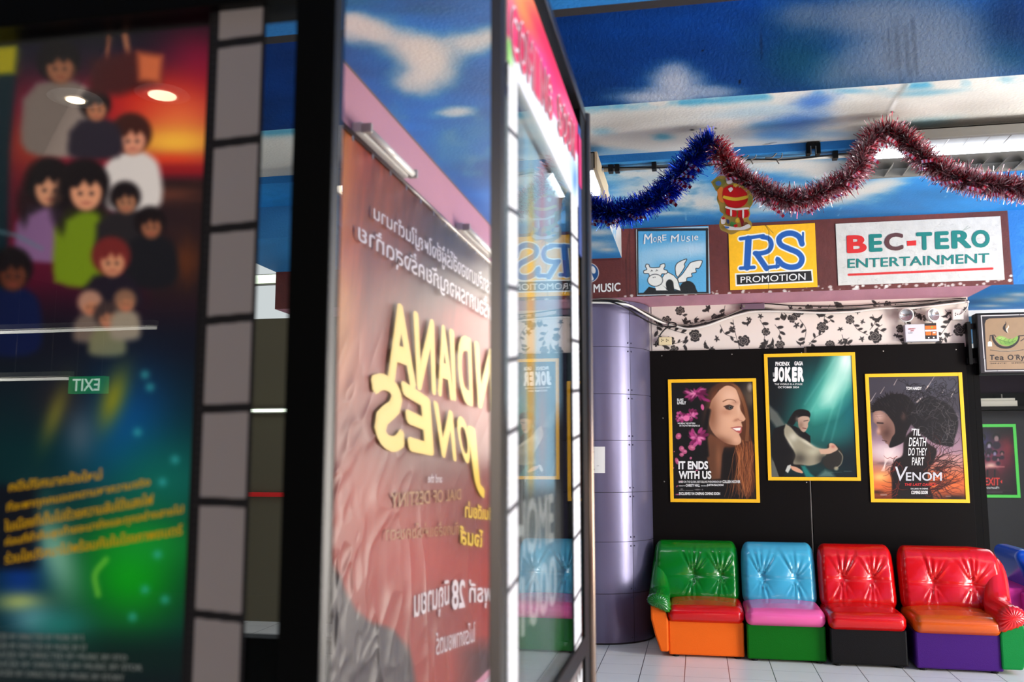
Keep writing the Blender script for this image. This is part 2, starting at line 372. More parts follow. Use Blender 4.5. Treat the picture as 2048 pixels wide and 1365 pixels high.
def beam_under(X, Y, P):
    a = cloudy(X, Y, (222, 218, 208), 13, .10)
    edge = 213-(X-1172)*.0725
    a.mixin(np.exp(-((Y-edge-6)/9)**2)*np.clip((fbm(X*.012, Y*.02, 4)-.42)*5, 0, 1)*.9, (70, 165, 200))
    for (cx, cy, rx, ry, c, al, an) in [(1625, 205, 46, 18, (62, 118, 196), .95, -14), (1590, 245, 75, 20, (50, 112, 190), .9, -8), (1560, 270, 60, 12, (70, 140, 205), .8, 0), (1500, 225, 80, 10, (150, 190, 210), .6, -4),
        (1325, 274, 20, 7, (70, 160, 190), .85, 0), (1205, 262, 22, 8, (90, 170, 200), .6, 0), (1190, 300, 30, 8, (70, 150, 210), .8, 0), (1230, 305, 60, 8, (110, 175, 215), .6, 0), (1530, 250, 40, 8, (40, 120, 180), .6, -6), (1545, 215, 60, 8, (180, 204, 214), .6, 0),
        (1850, 245, 60, 10, (130, 188, 200), .7, -6), (1850, 186, 70, 6, (80, 160, 190), .6, -4), (1700, 182, 40, 6, (70, 160, 200), .6, 0), (1660, 268, 50, 8, (130, 180, 215), .6, 0), (1450, 195, 60, 6, (110, 180, 205), .5, 0)]:
        a.blob(cx, cy, rx, ry, c, al, an, n=.5, k=1.2)
    for (cx, cy, rx, ry) in [(1280, 235, 90, 16), (1230, 250, 60, 10), (1770, 225, 60, 30), (1950, 215, 90, 22), (1720, 215, 60, 12)]: a.blob(cx, cy, rx, ry, (176, 168, 158), .45, -3, n=.5)
    a.line([(1812, 168), (1785, 205), (1762, 248)], (10, 5), (150, 146, 140), .65, soft=4); a.line([(1818, 168), (1795, 205), (1768, 252)], 2, (244, 244, 240), .9)
    a.line([(1802, 186), (1776, 226)], 2, (236, 234, 230), .8)
    for (x, y) in [(1384, 260), (1431, 257), (1784, 224), (1290, 12)]: a.ell(x, y, 3, 1.6, (25, 25, 25))
    for (x, y) in [(1530, 288), (1538, 287), (1526, 290)]: a.line([(x, y), (x+14, y-2)], .8, (60, 60, 60), .7)
    return a.C
struct(painted('trim_2', (-3.6, 4.86, 3.37), (10.6, 0, 0), (0, 0, .63), 900, 90, beam_face, paint_m), 'front face of the cross beam painted as deep blue sky')
struct(painted('trim_3', (-3.6, 4.86, 3.37), (10.6, 0, 0), (0, .84, 0), 900, 110, beam_under, paint_m), 'underside of the cross beam painted as white cloud')
struct(painted('trim_4', (-3.6, 5.70, 3.32), (10.6, 0, 0), (0, 0, .05), 400, 4, lambda X, Y, P: cloudy(X, Y, (24, 122, 200)).C, paint_m))
def recess(X, Y, P):
    a = cloudy(X, Y, (28, 134, 208), 21, .22); W = (226, 222, 212)
    for (cx, cy, rx, ry, al, an) in [(1300, 345, 80, 18, .9, -3), (1330, 375, 100, 18, .95, 0), (1290, 390, 70, 10, .8, 2), (1380, 405, 60, 18, .9, 10), (1330, 425, 50, 10, .7, 0), (1440, 400, 60, 20, .8, 0), (1250, 350, 40, 8, .6, 0),
        (1590, 330, 70, 18, .95, -4), (1640, 345, 60, 20, .95, 0), (1520, 330, 60, 14, .9, 0), (1670, 330, 50, 10, .8, 0), (1700, 385, 70, 20, .9, -8), (1760, 372, 60, 15, .9, -14), (1640, 400, 70, 16, .9, -6), (1560, 405, 60, 12, .8, 0), (1580, 375, 30, 10, .6, 0), (1690, 362, 40, 8, .6, 0), (1520, 420, 50, 8, .6, 0)]:
        a.blob(cx, cy, rx, ry, W, al, an, n=.7, k=1.3)
    a.mixin(.55*np.clip((fbm(X*.022, Y*.06, 30)-.5)*5, 0, 1)*(X < 1500), (16, 118, 180))
    a.mixin(np.clip((Y-(438-(X-1245)*.045-6*np.sin(X*.02)))/10, 0, 1)*.9*(X < 1800), (14, 108, 170))
    for (x0, y0, x1, y1) in [(1580, 338, 1566, 372), (1700, 368, 1676, 432), (1372, 330, 1372, 440), (1905, 372, 1890, 395)]: a.line([(x0, y0), (x1, y1)], .8, (150, 190, 215), .7)
    return a.C
struct(painted('ceiling.004', (-3.6, 5.70, ZC), (10.6, 0, 0), (0, 1.74, 0), 1000, 170, recess, paint_m), 'recessed ceiling painted as bright blue sky with clouds')
# lower beam running towards the camera at the left of the recess
def side_under(X, Y, P):
    a = cloudy(X, Y, (40, 136, 204), 33, .2)
    for (cx, cy, rx, ry) in [(1180, 395, 30, 8), (1200, 465, 40, 8), (1180, 490, 50, 9), (1215, 500, 20, 5), (1190, 420, 30, 6)]: a.blob(cx, cy, rx, ry, (214, 216, 212), .85, 0, n=.5)
    return a.C
struct(painted('trim_5', (-3.6, 6.25, 3.08), (3.03, 0, 0), (0, 1.19, 0), 500, 120, side_under, paint_m))
def side_cheek(X, Y, P):
    a = cloudy(X, Y, (206, 202, 196), 35, .3); a.mixin(np.clip((fbm(X*.2, Y*.05, 3)-.5)*4, 0, 1)*.7, (80, 150, 200)); return a.C
struct(painted('trim_6', (-.57, 6.25, 3.08), (0, 1.19, 0), (0, 0, .24), 60, 20, side_cheek, paint_m))
struct(painted('trim_7', (-3.6, 6.25, 3.08), (3.03, 0, 0), (0, 0, .24), 60, 8, lambda X, Y, P: cloudy(X, Y, (60, 140, 200)).C, paint_m))

# bulkhead that carries the painted signs
maroon = (98, 42, 38)
def bulk_face(X, Y, P):
    a = cloudy(X, Y, maroon, 41, .18)
    a.C *= (1+.16*(fbm(X*.12, Y*.12, 43)-.5))[..., None]
    a.mixin(np.clip((X-(2014+(Y-422)*.082))/1.2, 0, 1), (24, 112, 186))
    a.mixin(np.clip((X-2030)/30, 0, 1)*.5*(fbm(X*.05, Y*.05, 8) > .5), (60, 150, 210))
    for x in (1269, 1246): a.line([(x-10, 460), (x-9, 596)], 2.0, (60, 26, 24), .6)
    a.line([(1258, 470), (1252, 520), (1254, 590)], 3, (70, 30, 28), .6)
    # flaked paint along the lower edge
    for q in range(70):
        x = 1245+rng.rand()*780; y = 596-(x-1245)*.0346-rng.rand()**2*10-1; r = .8+rng.rand()*2.4
        a.ell(x, y, r*1.3, r, (214, 206, 200), a=.85)
    for (x, y, r) in [(1714, 574, 4), (1726, 572, 3), (1773, 573, 4), (2022, 552, 3), (2020, 561, 4), (1975, 562, 4), (1464, 596, 3), (1390, 598, 3)]: a.ell(x, y, r, r*.8, (228, 222, 216))
    return a.C
struct(painted('trim_8', (-3.6, YS, ZB), (10.6, 0, 0), (0, 0, ZC-ZB), 1500, 150, bulk_face, paint_m), 'maroon bulkhead above the sofas')
def bulk_under(X, Y, P):
    a = Art(X, Y, (206, 146, 164)); bx = np.interp(Y, [569, 594.8, 612], [1985, 1935, 1900])
    a.mixin(np.clip((X-bx)/3, 0, 1), (20, 118, 190))
    for (cx, cy, rx, ry) in [(2010, 600, 40, 6), (2040, 590, 30, 5), (1980, 612, 30, 3)]: a.blob(cx, cy, rx, ry, (210, 214, 214), .85)
    a.C *= (1+.1*(fbm(X*.05, Y*.05, 3)-.5))[..., None]; return a.C
struct(painted('trim_9', (-3.6, YS, ZB), (10.6, 0, 0), (0, 1.28, 0), 1500, 60, bulk_under, paint_m), 'dusty pink underside of the bulkhead turning to painted sky at the right')
struct(MB().box((2.2, 8.70, 2.70), (XR, 8.74, 2.80)).build('trim_10', white_m))

# back wall with flowered wallpaper: the rooms deep wall stops at the right
wall_m = mat('off_white_wall', (214, 206, 198), .7)
struct(MB().box((-6, YB+.012, 0), (2.17, 8.15, ZB)).build('wall_back', wall_m))
def wallpaper(X, Y, P):
    a = Art(X, Y, (222, 210, 200)); K = (34, 29, 28)
    def leaf(x, y, l, an): a.ell(x+math.cos(an)*l*.6, y+math.sin(an)*l*.6, l*.62, l*.3, K, math.degrees(an), soft=.7)
    def flower(x, y, r, sd):
        g = random.Random(sd)
        for k in range(9):
            t = k*math.tau/9+g.random(); a.ell(x+math.cos(t)*r*.66, y+math.sin(t)*r*.6, r*.42, r*.34, K, math.degrees(t), soft=.6)
        a.ell(x, y, r*.75, r*.68, K, soft=.6)
        for k in range(8):
            t = k*math.tau/8+.3; p = [(x+math.cos(t+e)*r*q, y+math.sin(t+e)*r*q*.9) for e, q in ((-.35, .62), (0, .74), (.35, .62))]; a.line(p, .7, (196, 184, 174), .9, soft=.5)
        for k in range(5):
            t = k*math.tau/5; p = [(x+math.cos(t+e)*r*q, y+math.sin(t+e)*r*q*.9) for e, q in ((-.5, .3), (0, .42), (.5, .3))]; a.line(p, .6, (196, 184, 174), .8, soft=.5)
    def sprig(x, y, sd):
        g = random.Random(sd)
        for k in range(5):
            t = k*math.tau/5+g.random()*.6; leaf(x, y, 3.2+g.random()*2.4, t)
    def branch(pts, sd):
        g = random.Random(sd); P_ = spline(pts, 5); a.line(P_, .9, K, soft=.5)
        for k in range(2, len(P_)-1, 3):
            d = P_[k+1]-P_[k-1]; t = math.atan2(d[1], d[0])+(1 if g.random() > .5 else -1)*(.7+g.random()*.5); leaf(P_[k][0], P_[k][1], 6+g.random()*5, t)
    def bird(x, y, s, fl=1, an=0):
        pts = [(-11, -3), (-8, -5), (-5, -4), (0, -3), (6, -6), (11, -10), (9, -3), (4, 2), (2, 6), (0, 2), (-5, 2), (-9, 0)]
        ca, sa = math.cos(an), math.sin(an)
        a.poly([(x+fl*(u*ca-v*sa)*s, y+(u*sa+v*ca)*s) for u, v in pts], K)
    # large heads where the photo shows them
    fl = [(1333, 641, 9), (1360, 622, 9), (1390, 672, 12), (1432, 636, 9), (1487, 682, 12), (1532, 664, 8), (1348, 700, 9), (1340, 682, 9), (1597, 625, 10), (1750, 674, 13), (1800, 658, 8), (1618, 616, 7), (1920, 660, 13), (1645, 655, 11), (1585, 637, 9), (1852, 636, 7), (1775, 609, 7), (1700, 640, 9), (1660, 690, 9), (1680, 615, 7), (1560, 690, 9)]
    for i, (x, y, r) in enumerate(fl): flower(x, y, r, i)
    br = [[(1330, 655), (1350, 662), (1372, 668)], [(1362, 628), (1372, 636), (1376, 648)], [(1440, 650), (1450, 668), (1470, 676)], [(1480, 700), (1470, 664), (1466, 640)], [(1520, 640), (1530, 660), (1528, 690), (1540, 700)], [(1340, 690), (1356, 686), (1376, 680), (1366, 694)],
          [(1450, 612), (1446, 630), (1436, 640)], [(1705, 645), (1716, 660), (1735, 670)], [(1755, 690), (1762, 700)], [(1740, 660), (1750, 645), (1745, 630)], [(1790, 668), (1800, 680), (1806, 690)], [(1890, 620), (1902, 636), (1895, 650), (1880, 672)], [(1905, 670), (1890, 676), (1880, 690)], [(1600, 640), (1612, 660), (1606, 690)],
          [(1618, 690), (1630, 676), (1645, 668)], [(1560, 620), (1572, 630), (1578, 640)], [(1660, 610), (1650, 630), (1648, 645)], [(1825, 610), (1830, 625), (1845, 630)], [(1312, 690), (1324, 684), (1330, 700)], [(1318, 640), (1314, 655), (1316, 668)], [(1684, 670), (1690, 690), (1700, 700)], [(1550, 650), (1560, 664), (1556, 676)]]
    for i, b in enumerate(br): branch(b, i+40)
    sp_ = []; g = random.Random(5)
    while len(sp_) < 84:
        x, y = 1312+g.random()*620, 602+g.random()*100
        if all((x-fx)**2+(y-fy)**2 > (fr+6)**2 for fx, fy, fr in fl) and all((x-u)**2+(y-v)**2 > 16**2 for u, v in sp_): sp_.append((x, y))
        elif g.random() < .002: break
    for i, (x, y) in enumerate(sp_): sprig(x, y, i) if i % 3 else branch([(x, y), (x+g.uniform(-12, 12), y+7), (x+g.uniform(-16, 16), y+15)], i+90)
    for (x, y, s, f_, an) in [(1373, 645, .8, -1, .1), (1493, 648, .9, 1, 0), (1414, 621, .9, 1, -.4), (1543, 690, 1, 1, -.7), (1755, 640, 1, 1, -.1), (1602, 688, .8, -1, .2), (1893, 632, .8, -1, .8), (1840, 615, .7, 1, 0), (1640, 632, .8, -1, 0)]: bird(x, y, s, f_, an)
    return a.C
struct(painted('wall_back_1', (-.36, YB+.005, 2.34), (2.53, 0, 0), (0, 0, .41), 1260, 205, wallpaper, mat('wallpaper', rough=.55, vc=True)), 'white wallpaper with black flowers, leaves and birds')
struct(MB().box((-6, YB+.0, 0), (-1.35, YB+.011, ZB)).build('wall_back_2', mat('olive_wall', (84, 78, 60), .6)), 'dull olive wall left of the lilac column')
# black board that carries the posters
t = thing('poster_board', 'tall black panelling behind the colourful sofas, carrying three yellow-framed posters', 'wall panel', (0.9, YB, 0))
bm_ = mat('black_board', (15, 11, 10), 0.6, spec=.08, bump=.08, bscale=15, mottled=.3)
MB().box((-.40, YB-.03, 0), (.885, YB+.003, 2.362)).build('board', bm_, t, bevel=.002)
MB().box((.90, YB-.03, 0), (2.118, YB+.003, 2.372)).build('board', bm_, t, bevel=.002)
MB().box((.883, YB-.0308, 1.62), (.902, YB-.028, 2.37)).build('joint_strip', mat('dark_brown_wood', (52, 36, 28), .5), t)
MB().box((.888, YB-.0308, .7), (.894, YB-.026, 1.3)).build('joint_strip', mat('grey_edge', (110, 104, 98), .4), t)
scatter('screw_head', chrome, t, [(x, YB-.03, .2+k*.53) for k in range(2, 5) for x in (-.28, .3, .86, 1.5, 2.05)])
struct(MB().box((2.172, YB-.02, 0), (2.215, 8.149, 2.33)).box((2.12, YB-.02, 0), (2.171, YB, 2.34)).build('trim_11', mat('black_gloss', (8, 7, 7), .5, spec=.08)), 'black end post of the panelled wall')

# room beyond, right of the board
purple = mat('dark_purple_paint', (42, 26, 38), .7)
struct(MB().box((2.2, 14.2, 0), (XR, 14.3, 2.9)).build('wall_far', purple), 'dark purple wall of the room beyond')
def far_ceil(X, Y, P): a = cloudy(X, Y, (20, 116, 160), 51, .3); a.blob(1990, 660, 90, 12, (30, 130, 200), .7); return a.C
struct(painted('ceiling.005', (2.0, 8.72, 2.79), (5, 0, 0), (0, 5.5, 0), 60, 60, far_ceil, paint_m))
MB_ = MB().box((3.55, 14.06, 0), (5.6, 14.19, 2.15)); struct(MB_.build('wall_far_1', mat('charcoal_panel', (44, 43, 44), .6, bump=.1)), 'charcoal lower wall of the room beyond')
struct(MB().box((2.2, 9.0, 0), (2.3, 14.2, 2.8)).build('wall_left_1', mat('black_partition', (16, 15, 16), .6)))

# right hand wall with its shop-front windows, outside the frame
wr = MB()
for (y0, y1, z0, z1) in [(0.2, 14.3, 0, .55), (0.2, 14.3, 3.05, 4.1), (0.2, 1.8, .55, 3.05), (6.9, 8.6, .55, 3.05), (13, 14.3, .55, 3.05)]: wr.box((XR, y0, z0), (XR+.1, y1, z1))
struct(wr.build('wall_right', white_m))
g1 = glass_mat('window_glass')
for i, (y0, y1) in enumerate([(1.8, 3.5), (3.5, 5.2), (5.2, 6.9), (8.6, 10.8), (10.8, 13.0)]):
    fr = MB()
    fr.box((XR+.02, y0, .55), (XR+.08, y0+.05, 3.05)).box((XR+.02, y1-.05, .55), (XR+.08, y1, 3.05)).box((XR+.02, y0, .55), (XR+.08, y1, .6)).box((XR+.02, y0, 3.0), (XR+.08, y1, 3.05))
    o = struct(fr.build('window_%d' % (i+1), chrome)); MB().box((XR+.045, y0+.05, .6), (XR+.05, y1-.05, 3.0)).build('pane', g1, o)

# ================================================================== ROUND COLUMN
CX, CY, CR = -.84, 7.94, .46
t = thing('round_column', 'big round column clad in lilac metal sheets left of the sofas', 'column', (CX, CY, 0))
lil = mat('lilac_metal', (102, 97, 124), 0.3, .4, bump=.06, bscale=8, mottled=.12)
zs = [.012, .39, .793, 1.183, 1.598, 1.973, 2.36, 2.745]
MB().lathe([(CR-.008, .0), (CR-.008, 2.745)], (CX, CY, 0), seg=96).build('core', mat('seam_black', (24, 20, 26), .7), t, smooth=False)
a_seam = math.atan2(onY(1266, 900, 7.61).y-.02-CY, onY(1266, 900, 7.61).x-CX)
for k in range(7):
    for j in range(4):
        a0 = a_seam+j*math.pi/2+.004; a1 = a_seam+(j+1)*math.pi/2-.004; p = MB(); V = []; F = []; n = 24
        for i in range(n+1):
            th = a0+(a1-a0)*i/n
            for z in (zs[k]+.002, zs[k+1]-.002): V.append((CX+CR*math.cos(th), CY+CR*math.sin(th), z))
        for i in range(n): F.append((2*i, 2*i+2, 2*i+3, 2*i+1))
        if j in (0, 3, 2): p.add(V, F).build('cladding_sheet', lil, t, smooth=True)
scatter('rivet', mat('rivet_grey', (70, 64, 84), .4, .6), t, [(CX+CR*math.cos(a_seam+s), CY+CR*math.sin(a_seam+s)-.001, z) for k in range(7) for s in (-.045, .03) for z in (zs[k]+.035, zs[k+1]-.035)], .007)
# paper notice (its code is left out)
t = thing('paper_notice', 'white paper notice taped on the lilac column', 'notice', (onY(1190, 920, 7.47).x, 7.46, 1.45))
pts = []; 
def colpt(x, y, off=.004):
    th0 = 0
    d = ray(x, y); best = None
    o = np.array([0, 0, H]); R = CR+off
    A = d[0]**2+d[1]**2; B = 2*(-CX*d[0]-CY*d[1]); Cc = CX**2+CY**2-R*R; disc = B*B-4*A*Cc
    q = (-B-math.sqrt(max(disc, 0)))/(2*A); return Vector(o+d*q)
g = MB(); V = []; F = []
for i in range(9):
    for (y) in (894, 947): V.append(colpt(1156+i*(1210-1156)/8, y))
for i in range(8): F.append((2*i, 2*i+2, 2*i+3, 2*i+1))
g.add(V, F); g.build('sheet', mat('paper', (216, 212, 206), .7), t)
def colquad(x0, y0, x1, y1): return [colpt(x0, y0, .0055), colpt(x1, y0, .0055), colpt(x1, y1, .0055), colpt(x0, y1, .0055)]
tx = Text((0, 0, 0)); tx.put('Pocket', colquad(1177, 902, 1189, 906)); tx.put('Promtt  Market', colquad(1172, 931, 1198, 933)); tx.put('www', colquad(1174, 938, 1190, 941))
tx.build('lettering', mat('ink_grey', (90, 88, 92), .6), t)

# ================================================================== PAINTED SIGNS ON THE BULKHEAD
SY = YS-.006
OFF = (0, -.0025, 0)
def sign(name, label, px, paint, nu, nv, group='company signs painted on the maroon bulkhead'):
    x0, y0, x1, y1, x2, y2, x3, y3 = px
    A, B, C, D = [onY(*p, SY) for p in ((x0, y0), (x1, y1), (x2, y2), (x3, y3))]
    t = thing(name, label, 'sign', tuple((A+C)/2-Vector((0, -.004, (A.z-D.z)/2))), group)
    zt = (A.z+B.z)/2; zb = (C.z+D.z)/2; xl = (A.x+D.x)/2; xr = (B.x+C.x)/2
    MB().box((xl, SY+.0005, zb), (xr, YS-.0005, zt)).build('backing', mat('sign_edge', (60, 50, 48), .6), t)
    painted('panel', (xl, SY, zb), (xr-xl, 0, 0), (0, 0, zt-zb), nu, nv, paint, paint_m, t)
    return t
# winged cow sign
def cow(X, Y, P):
    a = Art(X, Y, (88, 168, 212), 3.4125, 1160, 240)
    a.blob(620, 900, 260, 70, (180, 210, 226), .8, -8, n=.5); a.blob(780, 880, 120, 50, (190, 214, 228), .8, 0, n=.5); a.blob(440, 1000, 60, 80, (170, 206, 226), .7, n=.5); a.blob(620, 800, 200, 50, (60, 150, 204), .5)
    K = (24, 26, 28); W = (232, 230, 222)
    a.poly([(425, 1190), (470, 1140), (520, 1150), (600, 1160), (700, 1165), (780, 1155), (815, 1190)], K)
    a.ell(735, 1160, 56, 60, K); a.poly([(680, 1190), (690, 1150), (790, 1150), (810, 1190)], K)
    body = [(575, 1055), (600, 1040), (640, 1062), (665, 1090), (690, 1170), (640, 1155), (600, 1160), (560, 1130), (540, 1120), (560, 1080)]
    a.poly(body, W); a.line(body+[body[0]], 4, K)
    a.poly([(510, 1130), (560, 1125), (600, 1165), (520, 1165)], W)
    a.ell(612, 1122, 26, 32, K); a.poly([(588, 1125), (638, 1125), (645, 1170), (590, 1160)], K)
    w1 = spline([(655, 1060), (650, 1010), (668, 975), (728, 950), (712, 985), (716, 1000), (700, 1030), (668, 1075)], 5)
    w2 = spline([(665, 1085), (700, 1050), (735, 1000), (760, 972), (832, 960), (815, 1010), (790, 1015), (792, 1040), (762, 1048), (764, 1070), (730, 1080), (725, 1104), (675, 1112)], 5)
    for w_ in (w1, w2): a.poly(w_, W); a.line(list(w_)+[w_[0]], 4.5, K)
    head = spline([(452, 985), (470, 988), (482, 1008), (540, 1006), (548, 990), (575, 982), (580, 1000), (572, 1020), (596, 1030), (590, 1050), (560, 1052), (545, 1070), (480, 1070), (468, 1050), (438, 1048), (436, 1030), (456, 1022), (446, 1000)], 4)
    a.poly(head, W); a.line(list(head)+[head[0]], 4.5, K)
    a.ell(513, 1095, 53, 43, K); a.ell(513, 1095, 49, 39, W)
    a.line([(484, 1036), (488, 1026), (496, 1032)], 3, K); a.line([(518, 1034), (523, 1024), (530, 1030)], 3, K); a.ell(500, 1076, 3, 3, K); a.ell(512, 1074, 3, 3, K)
    # frame bands
    for (x0, y0, x1, y1, wd, c) in [(390, 745, 393, 1190, 14, K), (390, 752, 872, 748, 16, K), (866, 745, 870, 1185, 16, K), (390, 1190, 872, 1182, 16, K),
        (385, 738, 389, 1197, 5, (206, 200, 192)), (385, 738, 880, 735, 5, (206, 200, 192)), (877, 735, 882, 1187, 5, (206, 200, 192)), (389, 1197, 882, 1187, 5, (206, 200, 192))]: a.line([(x0, y0), (x1, y1)], wd, c)
    return a.C
t = sign('painted_sign', 'square painted sign of a white winged cow on blue sky', (1272, 457, 1418, 454, 1419.5, 588, 1274, 592), cow, 300, 280)
tx = Text(OFF); Z5 = lambda x, y: (1160+x/3.4125, 240+y/3.4125)
def z5q(x0, y0, x1, y1, x2, y2, x3, y3): return [onY(*Z5(a, b), SY) for a, b in ((x0, y0), (x1, y1), (x2, y2), (x3, y3))]
for ch, q in [('M', (440, 782, 492, 775, 494, 842, 434, 850)), ('O', (500, 800, 524, 800, 522, 835, 498, 835)), ('R', (532, 795, 562, 795, 558, 838, 528, 838)), ('E', (560, 785, 590, 783, 590, 822, 562, 826)),
              ('M', (622, 790, 676, 780, 672, 832, 618, 838)), ('U', (690, 790, 716, 790, 714, 828, 690, 830)), ('S', (728, 796, 752, 794, 750, 830, 722, 834)), ('I', (765, 790, 771, 790, 771, 828, 765, 828)), ('e', (778, 792, 808, 790, 806, 822, 780, 824))]:
    tx.put(ch, z5q(*q), .012)
tx.build('lettering', white_ink, t)

def rs(X, Y, P):
    a = Art(X, Y, (250, 184, 14)); a.C *= (1+.06*(fbm(X*.2, Y*.2, 3)-.5))[..., None]
    B = (24, 88, 168); Wt = (236, 234, 226); K = (26, 24, 24)
    def strokes(gr, c):
        R = [[(1482, 477), (1524, 471)], [(1524, 471), (1536, 474), (1542, 483), (1540, 496), (1530, 505), (1515, 508), (1506, 506)]]
        a.line([(1481, 478), (1527, 472)], 7+gr, c); a.line([(1497, 478), (1494, 535)], 13+gr, c); a.line([(1481, 537), (1508, 535)], 7+gr, c)
        a.line(spline([(1524, 474), (1538, 478), (1543, 490), (1537, 502), (1522, 507), (1510, 507)], 6), 9+gr, c)
        a.line([(1513, 508), (1533, 537)], 11+gr, c); a.line([(1530, 536), (1556, 533)], 7+gr, c)
        a.line(spline([(1604, 488), (1598, 474), (1584, 467), (1568, 469), (1558, 478), (1562, 490), (1578, 498), (1596, 506), (1604, 518), (1598, 531), (1582, 535), (1566, 530), (1556, 520)], 6), 11+gr, c)
        a.line([(1606, 466), (1606, 490)], 4+gr, c); a.line([(1554, 516), (1553, 536)], 4+gr, c)
    strokes(6, Wt); strokes(0, B)
    a.poly([(1469.5, 547), (1625, 539), (1627, 565), (1471, 573)], Wt); a.poly([(1473, 550), (1622, 542), (1624, 562), (1474, 569.5)], K)
    a.line([(1530, 450), (1538, 462), (1537, 480), (1538, 505)], 1.0, (40, 38, 34), .8); a.line([(1538, 505), (1537, 578)], 1.0, (60, 58, 50), .6); a.line([(1528, 447), (1546, 466)], 1.0, (60, 50, 34), .6)
    return a.C
t = sign('painted_sign', 'yellow painted sign with a big blue two-letter monogram', (1457, 453.5, 1630, 447.5, 1635, 574.5, 1460, 580.5), rs, 330, 260)
Text(OFF).put('PROMOTION', qY(SY, 1481, 554, 1611, 546.5, 1611, 560.5, 1481, 566.5), .008).build('lettering', white_ink, t)

def bec(X, Y, P):
    a = Art(X, Y, (206, 202, 194)); a.C *= (1+.10*(fbm(X*.09, Y*.09, 3)-.5))[..., None]
    a.line([(1697.5, 550), (1984.5, 537.5)], 4.4, (206, 36, 34))
    for q in range(60):
        x = 1675+rng.rand()*325; y = 440+rng.rand()*125; n = 3; p = [(x, y)]
        for k in range(n): p.append((p[-1][0]+rng.randn()*5, p[-1][1]+rng.randn()*3))
        a.line(p, .8, (150, 146, 140), .35)
    a.line([(1940, 455), (1925, 462), (1936, 452)], 1, (90, 110, 90), .5)
    return a.C
t = sign('painted_sign', 'widest sign, white with red, green and brown capitals', (1669.8, 447.7, 1999.4, 432.9, 2010.8, 559.4, 1677.8, 571.7), bec, 420, 180)
red_i = mat('red_ink', (208, 34, 32), .5); green_i = mat('teal_ink', (10, 120, 112), .5); brown_i = mat('brown_ink', (88, 50, 50), .5)
tx = Text(OFF); yb = lambda x, y: y-(x-1695)*.038
Z6 = lambda x, y: (1560+x/3.25, 220+y/3.25)
def z6q(x0, x1, yt, yb_): # crop coordinates; the tops follow the slope of the wall
    return [onY(*Z6(x0, yt), SY), onY(*Z6(x1, yt-(x1-x0)*.04), SY), onY(*Z6(x1+3, yb_-(x1-x0)*.036), SY), onY(*Z6(x0+3, yb_), SY)]
for ch, x0, x1, yt, yb2, mi in [('B', 432, 562, 817, 934, 0), ('E', 577, 664, 810, 925, 1), ('C', 676, 800, 803, 918, 2), ('T', 884, 988, 798, 914, 1), ('E', 1006, 1098, 792, 908, 1), ('R', 1113, 1243, 786, 904, 1), ('O', 1244, 1362, 783, 899, 1)]:
    tx.put(ch, z6q(x0, x1, yt, yb2), .05, 0, mi)
tx.poly([onY(*Z6(825, 852), SY), onY(*Z6(885, 849), SY), onY(*Z6(885, 882), SY), onY(*Z6(826, 885), SY)], 0)
tx.put('ENTERTAINMENT', [onY(*Z6(440, 970), SY), onY(*Z6(1360, 932), SY), onY(*Z6(1360, 994), SY), onY(*Z6(440, 1030), SY)], .015, 0, 1)
tx.build('lettering', [red_i, green_i, brown_i], t)

def wm(X, Y, P):
    a = Art(X, Y, maroon); a.C *= (1+.12*(fbm(X*.12, Y*.12, 43)-.5))[..., None]
    a.ell(1178, 546, 20, 20, (216, 210, 206)); a.ell(1178, 546, 18.4, 18.4, (20, 74, 130))
    a.line([(1160, 536), (1168, 560), (1176, 540), (1184, 558)], 7, (222, 218, 214)); a.ell(1186, 540, 5, 8, (222, 218, 214), -20); a.ell(1178, 552, 4.5, 10, (222, 218, 214), -15)
    return a.C
t = sign('painted_sign', 'blue round emblem over white capitals, cut off by the display case', (1120, 524, 1243, 519, 1244, 588, 1120, 592), wm, 220, 130)
tx = Text(OFF).put('WARNER', qY(SY, 1112, 571.5, 1180, 569, 1180, 587.5, 1112, 590), .03).put('MUSIC', qY(SY, 1187, 569, 1241, 565.5, 1241, 583, 1187, 586), .03)
tx.build('lettering', white_ink, t)

# ================================================================== POSTERS
def seg_quad(tl, tr, br, bl): return tl, tr, br, bl
def poster(label, px, paint, bw=.028, frame_mat=None, Y=YB-.031, nu=260, nv=370, name='movie_poster', group='framed film posters on the black board', inset=(.0, .0, .0, .0)):
    A, B, C, D = [onY(*p, Y) for p in px]
    xl = (A.x+D.x)/2; xr = (B.x+C.x)/2; zt = (A.z+B.z)/2; zb = (C.z+D.z)/2
    t = thing(name, label, 'poster', ((xl+xr)/2, Y, zb), group)
    f = MB(); y0, y1 = Y-.010, Y
    f.box((xl, y0, zb), (xl+bw, y1, zt)).box((xr-bw, y0, zb), (xr, y1, zt)).box((xl+bw, y0, zt-bw), (xr-bw, y1, zt)).box((xl+bw, y0, zb), (xr-bw, y1, zb+bw))
    f.build('frame', frame_mat, t, bevel=.001)
    painted('print', (xl+bw, Y-.004, zb+bw), (xr-xl-2*bw, 0, 0), (0, 0, zt-zb-2*bw), nu, nv, paint, print_m, t)
    return t, Y-.004
yel = mat('yellow_frame', (246, 184, 12), .45)

